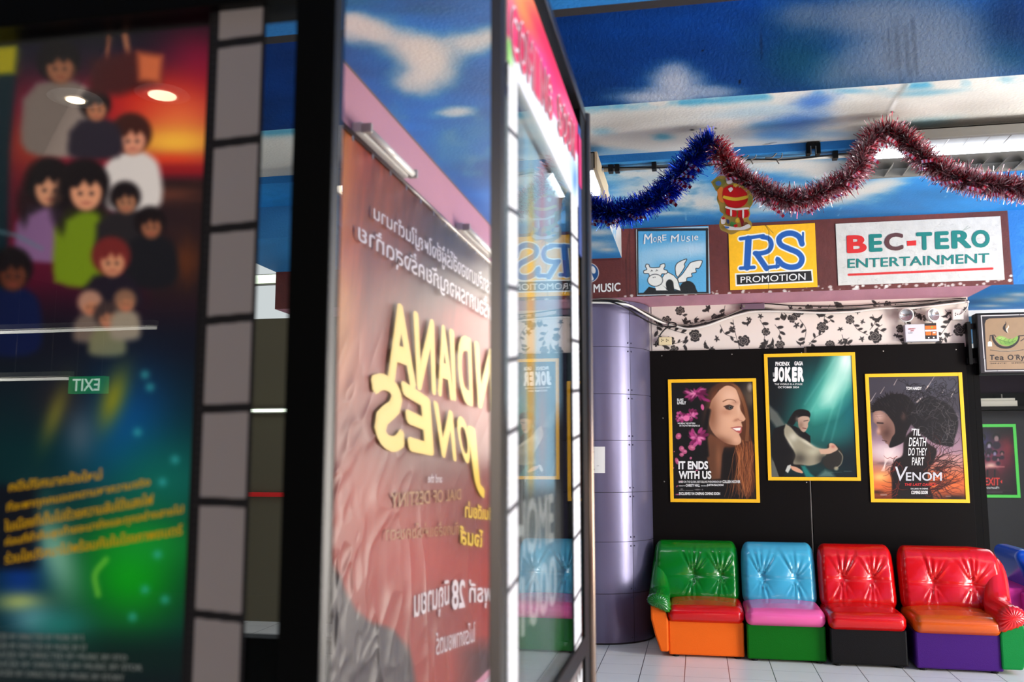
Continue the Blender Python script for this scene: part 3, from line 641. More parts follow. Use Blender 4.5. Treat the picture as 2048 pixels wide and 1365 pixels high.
# --- poster 1: woman's profile with peonies (sketch scale of a 4.264x crop)
def art1(X, Y, P):
    a = Art(X, Y, (15, 12, 13), 4.264, 1320, 700)
    a.blob(760, 380, 70, 130, (78, 64, 52), .9); a.ell(770, 320, 24, 34, (190, 176, 160), a=.6, soft=12); a.blob(790, 420, 40, 60, (110, 90, 70), .6); a.blob(780, 700, 30, 90, (52, 40, 30), .8)
    hair = [(440, 330), (520, 280), (620, 276), (680, 320), (720, 400), (750, 500), (768, 600), (760, 700), (790, 800), (812, 900), (815, 1100), (780, 1240), (740, 1290), (700, 1160), (640, 1060), (560, 960), (540, 820), (640, 700), (660, 480), (600, 360), (500, 340), (440, 480), (415, 450)]
    a.poly(hair, (84, 44, 24), soft=8)
    a.poly([(500, 830), (640, 830), (680, 1000), (620, 1200), (560, 1200), (500, 1100)], (18, 12, 10), soft=10)
    for q in range(90):
        x = 640+rng.rand()*165; y = 760+rng.rand()*120; pts = [(x, y)]
        for k in range(6): pts.append((pts[-1][0]+rng.randn()*14+(2 if k < 3 else -3), pts[-1][1]+60+rng.rand()*20))
        pts = [p for p in pts if p[1] < 1290]
        if len(pts) > 2: a.line(spline(pts, 3), 3.0, [(150, 84, 44), (184, 104, 58), (110, 56, 28), (70, 32, 18), (206, 130, 80)][q % 5], .55, soft=2.5)
    for q in range(40):
        t_ = q/40; a.line(spline([(480+60*t_, 300-10*t_), (620+40*t_, 300+10*t_), (700+30*t_, 440+20*t_), (735+25*t_, 620), (725+30*t_, 780)], 4), 3, [(120, 72, 42), (150, 96, 58), (84, 46, 26)][q % 3], .45, soft=2)
    face = spline([(505, 345), (570, 305), (640, 330), (668, 390), (684, 450), (680, 485), (690, 520), (718, 565), (729, 590), (716, 608), (694, 616), (698, 636), (702, 655), (688, 672), (692, 700), (676, 722), (690, 760), (690, 790), (664, 812), (620, 812), (560, 796), (490, 750), (440, 690), (416, 620), (416, 520), (440, 430)], 6)
    a.poly([(430, 720), (560, 790), (530, 900), (515, 1100), (440, 1110), (395, 900), (400, 760)], (96, 58, 38), soft=8); a.blob(500, 930, 26, 150, (150, 96, 66), .6)
    a.poly(face, (212, 160, 128), soft=4)
    a.blob(440, 560, 60, 190, (120, 72, 48), .75); a.blob(520, 780, 110, 45, (110, 64, 42), .8, 18); a.blob(600, 400, 70, 60, (232, 186, 156), .7); a.blob(600, 620, 60, 70, (226, 172, 138), .6); a.blob(650, 770, 30, 26, (226, 170, 138), .6); a.blob(672, 500, 16, 60, (232, 188, 158), .5)
    a.blob(560, 530, 50, 30, (170, 110, 82), .5); a.blob(650, 600, 24, 12, (150, 90, 66), .6, -20); a.blob(640, 450, 40, 20, (160, 108, 84), .4)
    a.line(spline([(538, 442), (580, 424), (630, 430), (648, 448)], 5), (9, 4), (110, 66, 44), .85, soft=3)
    a.poly(spline([(548, 486), (580, 474), (618, 480), (622, 500), (596, 514), (566, 508)], 5), (60, 40, 34), soft=4); a.ell(598, 494, 12, 13, (90, 96, 92), soft=3); a.ell(600, 494, 6, 7, (16, 12, 12), soft=2); a.line([(545, 484), (590, 470), (628, 484)], 6, (40, 24, 20), .9, soft=3)
    a.line([(700, 606), (676, 602), (664, 590)], 4, (130, 70, 56), .6, soft=3)
    a.poly(spline([(608, 668), (650, 656), (690, 656), (698, 668), (688, 712), (650, 700)], 5), (176, 84, 78), soft=3); a.poly([(618, 670), (690, 664), (684, 690), (650, 690)], (238, 228, 218), soft=3); a.line([(604, 668), (640, 660), (694, 658)], 5, (160, 70, 66), .9, soft=2)
    a.line([(415, 520), (380, 700), (400, 900)], 36, (12, 9, 9), .9, soft=10)
    a.line(spline([(410, 440), (440, 350), (520, 290), (600, 280)], 5), 34, (74, 44, 28), .9, soft=12)
    def peony(cx, cy, rx, ry, sd, cut=None):
        g = random.Random(sd)
        for k in range(26):
            th = g.random()*math.tau; q = g.random()**.6; x = cx+math.cos(th)*rx*q*.8; y = cy+math.sin(th)*ry*q*.8
            c = g.choice([(150, 38, 98), (184, 60, 124), (120, 24, 76), (206, 92, 148), (96, 18, 60)])
            a.ell(x, y, rx*.30, ry*.18, c, math.degrees(th)+g.random()*30, a=.85, soft=4)
        for k in range(8):
            th = g.random()*math.tau; a.ell(cx+math.cos(th)*rx*.35, cy+math.sin(th)*ry*.3, rx*.2, ry*.09, (226, 130, 170), math.degrees(th), a=.7, soft=5)
    peony(310, 375, 110, 65, 1); a.ell(400, 430, 30, 12, (150, 40, 100), 20, soft=4); a.ell(362, 490, 14, 26, (206, 90, 140), -10, soft=3)
    peony(175, 570, 45, 60, 2); peony(270, 560, 55, 60, 3); a.ell(225, 585, 30, 26, (226, 110, 160), soft=5); peony(320, 745, 105, 85, 4)
    for (x, y, rx, ry, an) in [(158, 738, 24, 28, 20), (270, 836, 32, 24, 20), (185, 845, 22, 26, -20), (210, 870, 22, 20, 10), (185, 895, 20, 18, 0), (145, 950, 16, 30, -20), (262, 925, 10, 12, 0), (180, 1126, 20, 8, 0), (178, 1280, 20, 8, 20), (120, 870, 4, 5, 0), (114, 1010, 5, 6, 0), (145, 1165, 5, 8, 30), (312, 1030, 12, 6, 0), (150, 1236, 18, 5, 0)]:
        a.ell(x, y, rx, ry, (186, 84, 122), an, a=.95, soft=3); a.ell(x+4, y-3, rx*.5, ry*.4, (222, 140, 164), an, a=.6, soft=3)
    for (x0, x1, y) in [(162, 208, 1200), (220, 282, 1200), (162, 362, 1272)]: a.line([(x0, y), (x1, y)], 4, (150, 148, 146), .8)
    for (x, y, rx) in [(185, 1190, 12), (320, 1194, 26), (362, 1194, 6)]: a.ell(x, y, rx, 7, (130, 126, 126), a=.8, soft=3)
    return a.C
t, PY = poster('yellow-framed poster of a red-haired woman in profile beside pink peonies', [(1334.5, 760.5), (1510.4, 756.3), (1521.2, 1005.3), (1342.3, 1005.6)], art1, frame_mat=yel)
tx = Text((0, -.0012, 0))
def z1(x0, y0, x1, y1, s=.0): f = lambda x, y: onY(1320+x/4.264, 700+y/4.264, PY); return [f(x0, y0), f(x1, y0-(x1-x0)*s), f(x1, y1-(x1-x0)*s), f(x0, y1)]
for s_, q, b in [('BLAKE', (146, 416, 200, 436), .04), ('LIVELY', (147, 440, 222, 466), .05), ('WE BREAK THE PATTERN', (150, 622, 300, 636), .03), ('OR THE PATTERN BREAKS US', (165, 641, 340, 655), .03), ('IT ENDS', (157, 950, 410, 1022), .05), ('WITH US', (160, 1034, 438, 1104), .05),
        ('BASED ON THE GLOBAL BEST-SELLING PHENOMENON BY', (160, 1118, 528, 1136), .02), ('COLLEEN HOOVER', (533, 1114, 684, 1138), .04), ('SCREENPLAY BY', (160, 1156, 218, 1166), .01), ('CHRISTY HALL', (220, 1146, 340, 1169), .04), ('DIRECTED BY', (350, 1156, 398, 1166), .01), ('JUSTIN BALDONI', (400, 1146, 541, 1169), .04), ('EXCLUSIVELY IN CINEMAS COMING SOON', (162, 1216, 512, 1240), .05)]:
    tx.put(s_, z1(*q), b)
tx.build('lettering', white_ink, t)

# --- poster 2: teal stage light over a couple (sketch scale 4.709)
def art2(X, Y, P):
    a = Art(X, Y, (10, 20, 24), 4.709, 1510, 690)
    a.blob(620, 560, 330, 420, (18, 118, 112), .85, 15, k=1.2); a.blob(500, 760, 200, 260, (30, 110, 96), .7); a.blob(880, 640, 90, 260, (10, 98, 104), .8); a.blob(760, 820, 140, 160, (30, 120, 112), .6)
    a.poly([(700, 60), (960, 60), (930, 420), (760, 640), (560, 700), (480, 640), (560, 440)], (96, 190, 168), a=.75, soft=70)
    a.poly([(790, 70), (930, 70), (900, 330), (720, 560), (640, 560), (700, 330)], (190, 232, 214), a=.75, soft=60)
    a.blob(860, 150, 60, 110, (226, 240, 230), .9); a.blob(700, 440, 60, 110, (190, 230, 208), .55, 35)
    for (x0, y0, x1, y1, w_) in [(880, 120, 640, 900, 12), (905, 200, 720, 900, 8), (820, 120, 520, 640, 10), (760, 120, 470, 560, 8)]: a.line([(x0, y0), (x1, y1)], w_, (150, 214, 196), .25, soft=14)
    a.mixin(.9*np.clip((300-a.X)/260, 0, 1)*np.clip((900-a.Y)/500, 0, 1), (8, 12, 16)); a.blob(160, 450, 160, 300, (8, 14, 18), .8); a.blob(900, 1120, 200, 160, (8, 24, 32), .85); a.blob(560, 1180, 260, 60, (14, 60, 58), .6)
    a.poly([(125, 560), (210, 640), (290, 760), (200, 780), (140, 700)], (104, 106, 98), a=.8, soft=14); a.poly([(150, 1060), (200, 1120), (240, 1250), (150, 1250)], (110, 108, 98), a=.8, soft=12)
    coat = [(180, 790), (300, 750), (380, 770), (460, 810), (520, 860), (525, 960), (480, 1060), (450, 1180), (400, 1150), (330, 1140), (300, 1180), (260, 1250), (230, 1250), (170, 1080), (150, 900)]
    a.poly(coat, (12, 12, 13), soft=5)
    pale = spline([(290, 745), (340, 780), (400, 850), (480, 900), (560, 960), (640, 980), (700, 990), (740, 1010), (690, 1040), (640, 1060), (610, 1110), (520, 1140), (430, 1130), (360, 1120), (380, 1040), (330, 940), (280, 860), (272, 800)], 5)
    a.poly(pale, (150, 142, 118), soft=7); a.blob(420, 1070, 70, 60, (60, 56, 48), .8); a.blob(360, 870, 40, 40, (214, 208, 186), .7, 30); a.blob(560, 1010, 80, 40, (196, 190, 160), .6); a.blob(500, 930, 90, 16, (220, 212, 186), .7, 30); a.blob(640, 1080, 60, 60, (40, 36, 32), .7); a.blob(330, 930, 16, 60, (226, 220, 196), .5, -30)
    # bowed dark-haired head
    a.poly(spline([(300, 745), (340, 670), (380, 620), (440, 608), (500, 622), (522, 655), (510, 690), (480, 690), (440, 700), (420, 740), (390, 720), (360, 760), (320, 750)], 5), (18, 15, 14), soft=5)
    a.poly(spline([(400, 690), (450, 672), (505, 680), (515, 712), (500, 740), (498, 775), (470, 820), (440, 815), (410, 770)], 5), (182, 150, 128), soft=5); a.blob(430, 760, 28, 40, (110, 80, 66), .6); a.line([(460, 720), (500, 712)], 6, (40, 30, 30), .8, soft=4); a.line([(450, 785), (480, 790)], 7, (90, 30, 32), .8, soft=4); a.blob(395, 700, 16, 26, (110, 96, 88), .8)
    # tilted-back head with pale hair
    a.poly(spline([(690, 990), (680, 960), (700, 930), (750, 935), (780, 960), (815, 1000), (830, 1060), (815, 1120), (780, 1160), (720, 1180), (660, 1150), (640, 1100), (660, 1060)], 5), (40, 38, 34), soft=6)
    a.poly(spline([(600, 985), (690, 975), (700, 932), (735, 930), (760, 950), (780, 985), (740, 1012), (690, 1030), (620, 1030)], 5), (196, 158, 132), soft=5); a.blob(735, 960, 20, 16, (170, 80, 70), .6); a.line(spline([(790, 1000), (824, 1050), (812, 1120), (770, 1160)], 5), 7, (196, 188, 160), .6, soft=5); a.ell(765, 1166, 20, 18, (170, 160, 130), soft=8, a=.8)
    # hand, cuff
    a.poly([(305, 1140), (335, 1128), (345, 1150), (310, 1210), (285, 1190)], (190, 190, 180), soft=5)
    a.poly(spline([(330, 1140), (380, 1150), (420, 1170), (452, 1200), (440, 1212), (380, 1195), (345, 1175)], 4), (206, 150, 120), soft=4)
    a.poly([(430, 1140), (470, 1140), (520, 1210), (570, 1250), (480, 1250)], (30, 130, 120), a=.8, soft=10); a.poly([(600, 1230), (660, 1180), (720, 1200), (760, 1250), (580, 1250)], (120, 150, 136), a=.6, soft=18)
    a.line([(690, 1206), (820, 1200)], 2, (120, 150, 146), .5); a.line([(838, 1192), (910, 1192)], 4, (120, 150, 146), .5)
    return a.C
t, PY = poster('yellow-framed teal poster of a man bending over a woman under a beam of light', [(1527, 709.1), (1709.3, 704.4), (1721.8, 962.4), (1536.6, 961.5)], art2, frame_mat=yel)
tx = Text((0, -.0012, 0))
def z2(x0, y0, x1, y1, s=.0): f = lambda x, y: onY(1510+x/4.709, 690+y/4.709, PY); return [f(x0, y0), f(x1, y0-(x1-x0)*s), f(x1, y1-(x1-x0)*s), f(x0, y1)]
for s_, q, b in [('PHOENIX', (192, 160, 326, 200), .05), ('GAGA', (370, 156, 452, 196), .06), ('THE WORLD IS A STAGE', (184, 364, 446, 380), .02), ('OCTOBER 2024', (216, 392, 414, 410), .03), ('FOLIE', (168, 262, 184, 300), .02)]: tx.put(s_, z2(*q), b)
for ch, x0, x1 in [('J', 168, 216), ('O', 222, 276), ('K', 282, 340), ('E', 348, 396), ('R', 402, 460)]: tx.put(ch, z2(x0, 208, x1, 350), .09)
tx.build('lettering', white_ink, t)

# --- poster 3: man in profile with black branches over an orange dusk (sketch scale 4.709)
def art3(X, Y, P):
    a = Art(X, Y, (58, 54, 62), 4.709, 1720, 730)
    a.mixin(np.clip((a.Y-420)/350, 0, 1), (150, 116, 128)); a.mixin(np.clip((a.Y-820)/260, 0, 1), (196, 96, 50)); a.mixin(np.clip((a.Y-1150)/120, 0, 1), (90, 40, 28))
    a.blob(700, 180, 300, 90, (70, 70, 80), .7); a.blob(180, 820, 120, 90, (206, 180, 180), .8, n=.4); a.blob(300, 860, 110, 120, (236, 220, 214), .7, -30); a.blob(880, 900, 120, 60, (196, 150, 140), .6); a.blob(850, 1120, 160, 90, (214, 100, 50), .8, n=.6); a.blob(190, 1060, 80, 50, (250, 190, 110), .9); a.blob(180, 1150, 90, 40, (220, 110, 60), .8, n=.6); a.blob(230, 930, 90, 20, (70, 50, 56), .6, n=.6); a.blob(160, 1200, 60, 20, (40, 24, 22), .8, n=.6)
    for (x0, y0, x1, y1, w_) in [(100, 345, 150, 265, 7), (192, 272, 230, 210, 5), (320, 190, 350, 135, 6), (620, 235, 700, 112, 8), (640, 200, 620, 232, 9), (860, 300, 895, 225, 7), (775, 265, 795, 225, 5), (545, 350, 590, 300, 26)]: a.line([(x0, y0), (x1, y1)], (w_, 2), (226, 206, 190), .75, soft=4)
    for q in range(9): a.line([(330-q*12, 790), (200+q*4, 1000)], 4, (240, 220, 206), .35, soft=6)
    # man looking down to the left
    skin = spline([(124, 450), (180, 430), (260, 470), (330, 520), (350, 640), (330, 740), (280, 776), (262, 750), (240, 738), (232, 716), (210, 690), (205, 668), (168, 656), (160, 640), (172, 600), (150, 560), (128, 540)], 5)
    a.poly(skin, (124, 90, 78), soft=4); a.blob(180, 490, 50, 50, (196, 156, 140), .85); a.blob(176, 625, 22, 34, (206, 156, 136), .85); a.line([(140, 470), (220, 462)], 4, (110, 80, 72), .6, soft=3); a.line([(138, 492), (210, 486)], 4, (110, 80, 72), .5, soft=3); a.line([(212, 712), (250, 722)], 9, (60, 34, 32), .8, soft=4); a.blob(250, 640, 46, 60, (70, 44, 38), .8); a.line([(165, 548), (215, 552)], 12, (22, 14, 14), .9, soft=6); a.blob(220, 600, 30, 26, (120, 82, 70), .7)
    hair = spline([(118, 440), (112, 400), (150, 350), (220, 310), (300, 280), (390, 276), (450, 300), (500, 360), (520, 440), (500, 520), (440, 640), (420, 720), (330, 770), (275, 775), (300, 690), (330, 640), (320, 560), (280, 500), (230, 440), (190, 430)], 5)
    a.poly(hair, (16, 13, 14), soft=5)
    for q in range(60):
        th = math.pi*(1.0+.95*rng.rand()); x, y = 320+190*math.cos(th), 440+150*math.sin(th); a.line([(x, y), (x+math.cos(th)*30+rng.randn()*12, y+math.sin(th)*30+rng.randn()*10)], (12, 3), (16, 13, 14), .95, soft=3)
    for q in range(40):
        x, y = 150+rng.rand()*330, 300+rng.rand()*200; a.line([(x, y), (x+20, y+30)], 3, (70, 60, 58), .4, soft=3)
    a.blob(410, 490, 22, 36, (84, 58, 50), .7)
    # dark tangled mass at the right: plain swirls and thorns
    mass = spline([(480, 420), (560, 340), (650, 300), (740, 330), (830, 370), (900, 450), (925, 540), (915, 620), (890, 700), (870, 770), (780, 760), (700, 740), (640, 700), (560, 640), (480, 560)], 5)
    a.poly(mass, (20, 18, 20), soft=7)
    for q in range(150):
        x = 480+rng.rand()*430; y = 320+rng.rand()*430; th = rng.rand()*6.28; pts = [(x, y)]
        for k in range(5): th += rng.randn()*.7; pts.append((pts[-1][0]+math.cos(th)*26, pts[-1][1]+math.sin(th)*26))
        a.line(spline(pts, 3), (5, 2), [(70, 66, 68), (10, 9, 10), (84, 78, 80), (34, 30, 32), (130, 122, 120)][q % 5], .5, soft=3)
    for q in range(70):
        x = 430+rng.rand()*470; y = 180+rng.rand()*170; th = rng.rand()*6.28; pts = [(x, y)]
        for k in range(7): th += rng.randn()*.8; pts.append((pts[-1][0]+math.cos(th)*20, pts[-1][1]+math.sin(th)*20))
        a.line(spline(pts, 3), (5, 2), (18, 16, 18), .9, soft=2.5)
    # torso
    a.poly(spline([(300, 1285), (300, 1100), (285, 1000), (330, 900), (400, 850), (420, 700), (520, 620), (640, 740), (720, 800), (700, 900), (640, 1000), (650, 1120), (700, 1285)], 5), (20, 15, 16), soft=8)
    for q in range(70):
        x = 600+rng.rand()*140; y = 860+rng.rand()*380; th = -.35+rng.randn()*.5; pts = [(x, y)]
        for k in range(9): th += rng.randn()*.35; pts.append((pts[-1][0]+math.cos(th)*38, pts[-1][1]+math.sin(th)*30))
        a.line(spline(pts, 3), (8, 2), [(28, 16, 16), (84, 30, 22), (44, 20, 18)][q % 3], .9, soft=2.5)
    for q in range(26):
        x = 320+rng.rand()*60; y = 850+rng.rand()*400; th = 2.4+rng.randn()*.5; pts = [(x, y)]
        for k in range(6): th += rng.randn()*.4; pts.append((pts[-1][0]+math.cos(th)*24, pts[-1][1]+math.sin(th)*26))
        a.line(spline(pts, 3), (6, 2), [(40, 18, 18), (120, 40, 30)][q % 2], .9, soft=2.5)
    a.blob(900, 1260, 120, 30, (16, 12, 12), .9); a.line([(440, 1268), (760, 1268)], 4, (140, 130, 126), .6); a.line([(198, 1226), (248, 1226)], 16, (190, 170, 160), .5); a.line([(810, 1240), (850, 1240)], 10, (190, 170, 160), .4)
    return a.C
t, PY = poster('yellow-framed poster of a bearded man in profile tangled in black branches at dusk', [(1729.1, 749.1), (1921.8, 744.9), (1940.9, 1007.2), (1741.9, 1004.7)], art3, frame_mat=yel)
tx = Text((0, -.0012, 0))
def z3(x0, y0, x1, y1, s=.0): f = lambda x, y: onY(1720+x/4.709, 730+y/4.709, PY); return [f(x0, y0), f(x1, y0-(x1-x0)*s), f(x1, y1-(x1-x0)*s), f(x0, y1)]
for s_, q, b, sh, mi in [('TOM HARDY', (434, 208, 580, 238), .04, 0, 0), ("'TIL", (486, 600, 570, 668), .02, .15, 0), ('DEATH', (458, 686, 626, 768), .01, .2, 0), ('DO THEY', (454, 784, 630, 856), .01, .15, 0), ('PART', (488, 872, 604, 948), .01, .1, 0),
        ('V', (330, 960, 450, 1096), .0, .1, 2), ('ENOM', (432, 1012, 770, 1094), .02, 0, 2), ('THE LAST DANCE', (420, 1116, 716, 1142), .02, .2, 1), ('EXCLUSIVELY IN CINEMAS', (478, 1162, 640, 1176), .01, 0, 0), ('COMING SOON', (482, 1186, 638, 1220), .05, .1, 0)]:
    tx.put(s_, z3(*q), b, sh, mi)
tx.build('lettering', [white_ink, red_i, mat('silver_ink', (200, 200, 204), .35)], t)

# --- green-framed poster in the room beyond
grn = mat('green_frame', (84, 224, 84), .45)
def art4(X, Y, P):
    a = Art(X, Y, (12, 10, 14), 2.967, 1880, 600)
    a.blob(320, 960, 130, 120, (150, 34, 60), .8, n=.5); a.blob(250, 850, 60, 70, (40, 50, 110), .8, n=.4); a.blob(340, 900, 60, 60, (120, 60, 90), .6, n=.5); a.blob(300, 985, 40, 20, (255, 210, 190), .9); a.blob(400, 880, 40, 60, (150, 40, 50), .6, n=.6)
    for (x, y, r, c) in [(245, 830, 26, (70, 84, 140)), (335, 825, 22, (190, 150, 150)), (292, 868, 17, (196, 180, 200)), (255, 912, 14, (120, 120, 170)), (325, 915, 15, (180, 160, 200)), (368, 915, 12, (200, 130, 130)), (286, 925, 12, (150, 110, 140)), (345, 950, 12, (190, 120, 140))]:
        a.ell(x, y-r*.5, r*1.05, r*1.0, (14, 12, 18), soft=3); a.ell(x, y, r*.62, r*.8, c, soft=4, a=.8); a.ell(x, y+r*1.8, r*1.1, r, (26, 24, 40), soft=5, a=.8)
    a.line([(232, 992), (380, 992)], 5, (240, 150, 140), .8, soft=4); a.poly([(230, 1060), (290, 1000), (330, 1000), (380, 1060)], (70, 20, 30), a=.8, soft=8)
    for x in (282, 325): a.line([(x, 1012), (x, 1048)], 9, (14, 10, 16), .95); 
    a.line([(248, 1142), (370, 1142)], 3, (120, 116, 120), .8); a.line([(250, 1132), (425, 1134)], 1.5, (70, 66, 70), .8)
    return a.C
GY = 14.05
t, PY = poster('green-framed poster of a group of dark figures with red capitals, in the room beyond', [(1936, 850), (2032, 848), (2040, 997), (1946, 995)], art4, bw=.04, frame_mat=grn, Y=GY, nu=150, nv=220, group=None)
tx = Text((0, -.004, 0))
def z4(x0, y0, x1, y1): f = lambda x, y: onY(1880+x/2.967, 600+y/2.967, PY); return [f(x0, y0), f(x1, y0), f(x1, y1), f(x0, y1)]
tx.put('EXIT', z4(266, 1056, 354, 1102), .03, 0, 1).poly([z4(244, 1068, 258, 1068)[0], z4(258, 1080, 259, 1080)[0], z4(244, 1092, 258, 1092)[0]], 1).poly([z4(368, 1068, 370, 1068)[0], z4(357, 1080, 359, 1080)[0], z4(368, 1092, 369, 1092)[0]], 1).put('ปิดเกมล่า', z4(262, 1106, 350, 1122), .02, 0, 0)
tx.build('lettering', [white_ink, mat('red_glow_ink', (226, 60, 50), .5)], t)

# ================================================================== SOFA MODULES
def vinyl(name, col):
    return mat('vinyl_'+name, col, 0.22, 0, 0.3, bump=.2, bscale=6, spec=.45)
def rbox(w, d, h, r, seg=60, cell=.013):
    """rounded box centred on the origin: vertices, faces, normals"""
    hw = np.array([w/2, d/2, h/2]); n = [max(4, int(2*x/cell)) for x in hw]; ids = {}; V = []; F = []
    def vid(i, j, k):
        key = (i, j, k)
        if key not in ids: ids[key] = len(V); V.append([-hw[0]+2*hw[0]*i/n[0], -hw[1]+2*hw[1]*j/n[1], -hw[2]+2*hw[2]*k/n[2]])
        return ids[key]
    for j in range(n[1]):
        for i in range(n[0]):
            F.append((vid(i,j,0), vid(i,j+1,0), vid(i+1,j+1,0), vid(i+1,j,0))); F.append((vid(i,j,n[2]), vid(i+1,j,n[2]), vid(i+1,j+1,n[2]), vid(i,j+1,n[2])))
    for k in range(n[2]):
        for i in range(n[0]):
            F.append((vid(i,0,k), vid(i+1,0,k), vid(i+1,0,k+1), vid(i,0,k+1))); F.append((vid(i,n[1],k), vid(i,n[1],k+1), vid(i+1,n[1],k+1), vid(i+1,n[1],k)))
    for k in range(n[2]):
        for j in range(n[1]):
            F.append((vid(0,j,k), vid(0,j,k+1), vid(0,j+1,k+1), vid(0,j+1,k))); F.append((vid(n[0],j,k), vid(n[0],j+1,k), vid(n[0],j+1,k+1), vid(n[0],j,k+1)))
    P = np.array(V); R = np.array(r if hasattr(r, '__len__') else (r, r, r)); I = np.clip(P, -(hw-R), hw-R); D = (P-I)/R
    L = np.linalg.norm(D, axis=1)[:, None]; N = D/np.maximum(L, 1e-6)
    # pull only the corner regions onto the rounded surface
    m = np.max(np.abs(D), axis=1)[:, None]; P2 = I+N*R*np.minimum(m, 1); NN = N/R; NN /= np.linalg.norm(NN, axis=1)[:, None]
    return P2, F, NN
def smoothstep(a, b, x): t = np.clip((x-a)/(b-a), 0, 1); return t*t*(3-2*t)
def back_cushion(w, h, d, tufts, topround=.09, sd=1):
    """front towards -y, bottom at z=0; tufts as (x, z); pinched folds radiate up and down from each tuft"""
    P, F, N = rbox(w, d, h, (.055, min(d*.48, topround), topround), cell=.0095); P[:, 2] += h/2
    x, z = P[:, 0].copy(), P[:, 2].copy(); front = smoothstep(.05, .6, -N[:, 1])
    g = np.random.RandomState(sd); bul = .035*np.clip(1-(x/(w/2))**2, 0, 1)**.6*np.clip(np.sin(np.pi*np.clip(z/h, 0, 1)), 0, 1)**.6
    dep = bul
    for (tx_, tz) in tufts:
        dx, dz = x-tx_, z-tz; rr = np.hypot(dx*1.15, dz)+1e-6; th = np.arctan2(dx, dz)   # 0 is straight up
        dep = dep-.034*np.exp(-(rr/.055)**1.1)
        dep = dep-.010*np.exp(-(rr/.13)**2)
        for up, num, spr, ln in ((0, 5, .75, .16), (math.pi, 4, .7, .12)):
            for q in range(num):
                c = up+(-1+2*(q+.5)/num)*spr+g.randn()*.07; da = np.arctan2(np.sin(th-c), np.cos(th-c)); wd = .055+.03*g.rand()
                amp = (.010+.006*g.rand())*np.exp(-(rr/(ln*(.7+.5*g.rand())))**2)*smoothstep(0, .03, rr)
                dep = dep-amp*np.exp(-(da/wd)**2)+amp*.7*np.exp(-((da-wd*1.9)/wd)**2)
        for sgn in (-1, 1):
            da = np.arctan2(np.sin(th-sgn*math.pi/2), np.cos(th-sgn*math.pi/2)); dep = dep-.008*np.exp(-(dz/.006)**2)*(np.sign(dx) == sgn)*np.exp(-(rr/.16)**2)
    tz = tufts[0][1] if tufts else h/2
    dep = dep-.005*np.exp(-((z-tz)/.005)**2)*smoothstep(w/2-.11, w/2-.03, np.abs(x))
    # gathers next to the side seams and along the bottom
    dep = dep+.0022*np.sin(z*120+np.sin(x*30))*smoothstep(w/2-.07, w/2-.02, np.abs(x))*(.4+.6*vnoise(x*20+5, z*14+5, sd))
    dep = dep+.006*(fbm(x*7+3, z*9+2, sd+3)-.5)
    P[:, 1] -= dep*front
    return P, F
def seat_cushion(w, d, h, sd=1):
    P, F, N = rbox(w, d, h, (.045, .075, .055), cell=.012); P[:, 1] += d/2; P[:, 2] += h/2
    x, y, z = P[:, 0].copy(), P[:, 1].copy(), P[:, 2].copy(); top = smoothstep(.2, .9, N[:, 2]); fr = smoothstep(.2, .9, -N[:, 1])
    P[:, 2] += .02*np.clip(1-(x/(w/2))**2, 0, 1)*top*np.clip(y/d*3, 0, 1); P[:, 1] -= .018*np.clip(1-(x/(w/2))**2, 0, 1)**.7*fr*np.clip(z/h*1.6, 0, 1)
    e = smoothstep(w/2-.06, w/2-.005, np.abs(x))*smoothstep(.12, 0, y); P[:, 1] += .004*np.sin(z*150+x*40)*e; P[:, 2] -= .012*e*smoothstep(.5, 1, z/h)
    P[:, 2] += .003*(fbm(x*8+2, y*8+1, sd)-.5)*top
    return P, F
def put(name, P, F, m, parent, loc=(0, 0, 0), smooth=True):
    b = MB(); b.v = [tuple(p) for p in np.asarray(P)+np.array(loc)]; b.f = [tuple(f) for f in F]; b.mi = [0]*len(F)
    return b.build(name, m, parent, smooth=smooth, world=False)
def loft(secs, n=40):
    """closed sections: list of (centre, fn(theta)->(dx,dz), y)"""
    V = []; F = []
    for s in secs:
        for k in range(n): V.append(s(2*math.pi*k/n))
    for i in range(len(secs)-1):
        for k in range(n): F.append((i*n+k, i*n+(k+1) % n, (i+1)*n+(k+1) % n, (i+1)*n+k))
    F.append(tuple(range(n))); F.append(tuple((len(secs)-1)*n+k for k in range(n))[::-1])
    return V, F
def sofa(label, loc, w, cb, cs, cbase, tufts, bw=None, boff=0, arm=None, sd=1, bh=.47, rz=0, d=.80):
    """origin: middle of the front edge on the floor, y runs backwards"""
    t = thing('sofa_module', label, 'sofa', loc, 'row of colourful vinyl sofa modules' if arm is None else None, rz); bw = bw or w+.035
    b = MB(); b.box((-w/2, .03, .016), (w/2, d-.06, .262)); b.build('base', cbase, t, world=False, bevel=.012)
    P, F = seat_cushion(w+.012, .60, .125, sd); put('seat', P, F, cs, t, (0, -.005, .245))
    P, F = back_cushion(bw, bh, .20, tufts, sd=sd)
    P = np.array(P); P[:, 1] += .20*(P[:, 2]/bh)*.75
    P[:, 0] *= 1-.035*smoothstep(.6, 1, P[:, 2]/bh)
    if arm == 'right':    # this backrest swells down into the arm
        k = smoothstep(bw*.20, bw*.5, P[:, 0]); P[:, 2] -= .02*k
    put('backrest', P, F, cb, t, (boff, .50, .325))
    for sx in (-1, 1):
        for y in (.07, d-.12): MB().lathe([(.022, 0), (.026, .017)], (sx*(w/2-.05), y, 0), seg=14).build('foot', black_m, t, world=False)
    return t
G_ = vinyl('green', (4, 112, 22)); R_ = vinyl('red', (206, 10, 12)); B_ = vinyl('light_blue', (66, 164, 196)); K_ = vinyl('pink', (234, 96, 160)); O_ = vinyl('amber', (206, 84, 12))
def cloth(n, c): return mat('leatherette_'+n, c, .5, 0, 0, bump=.12, bscale=180, spec=.15)
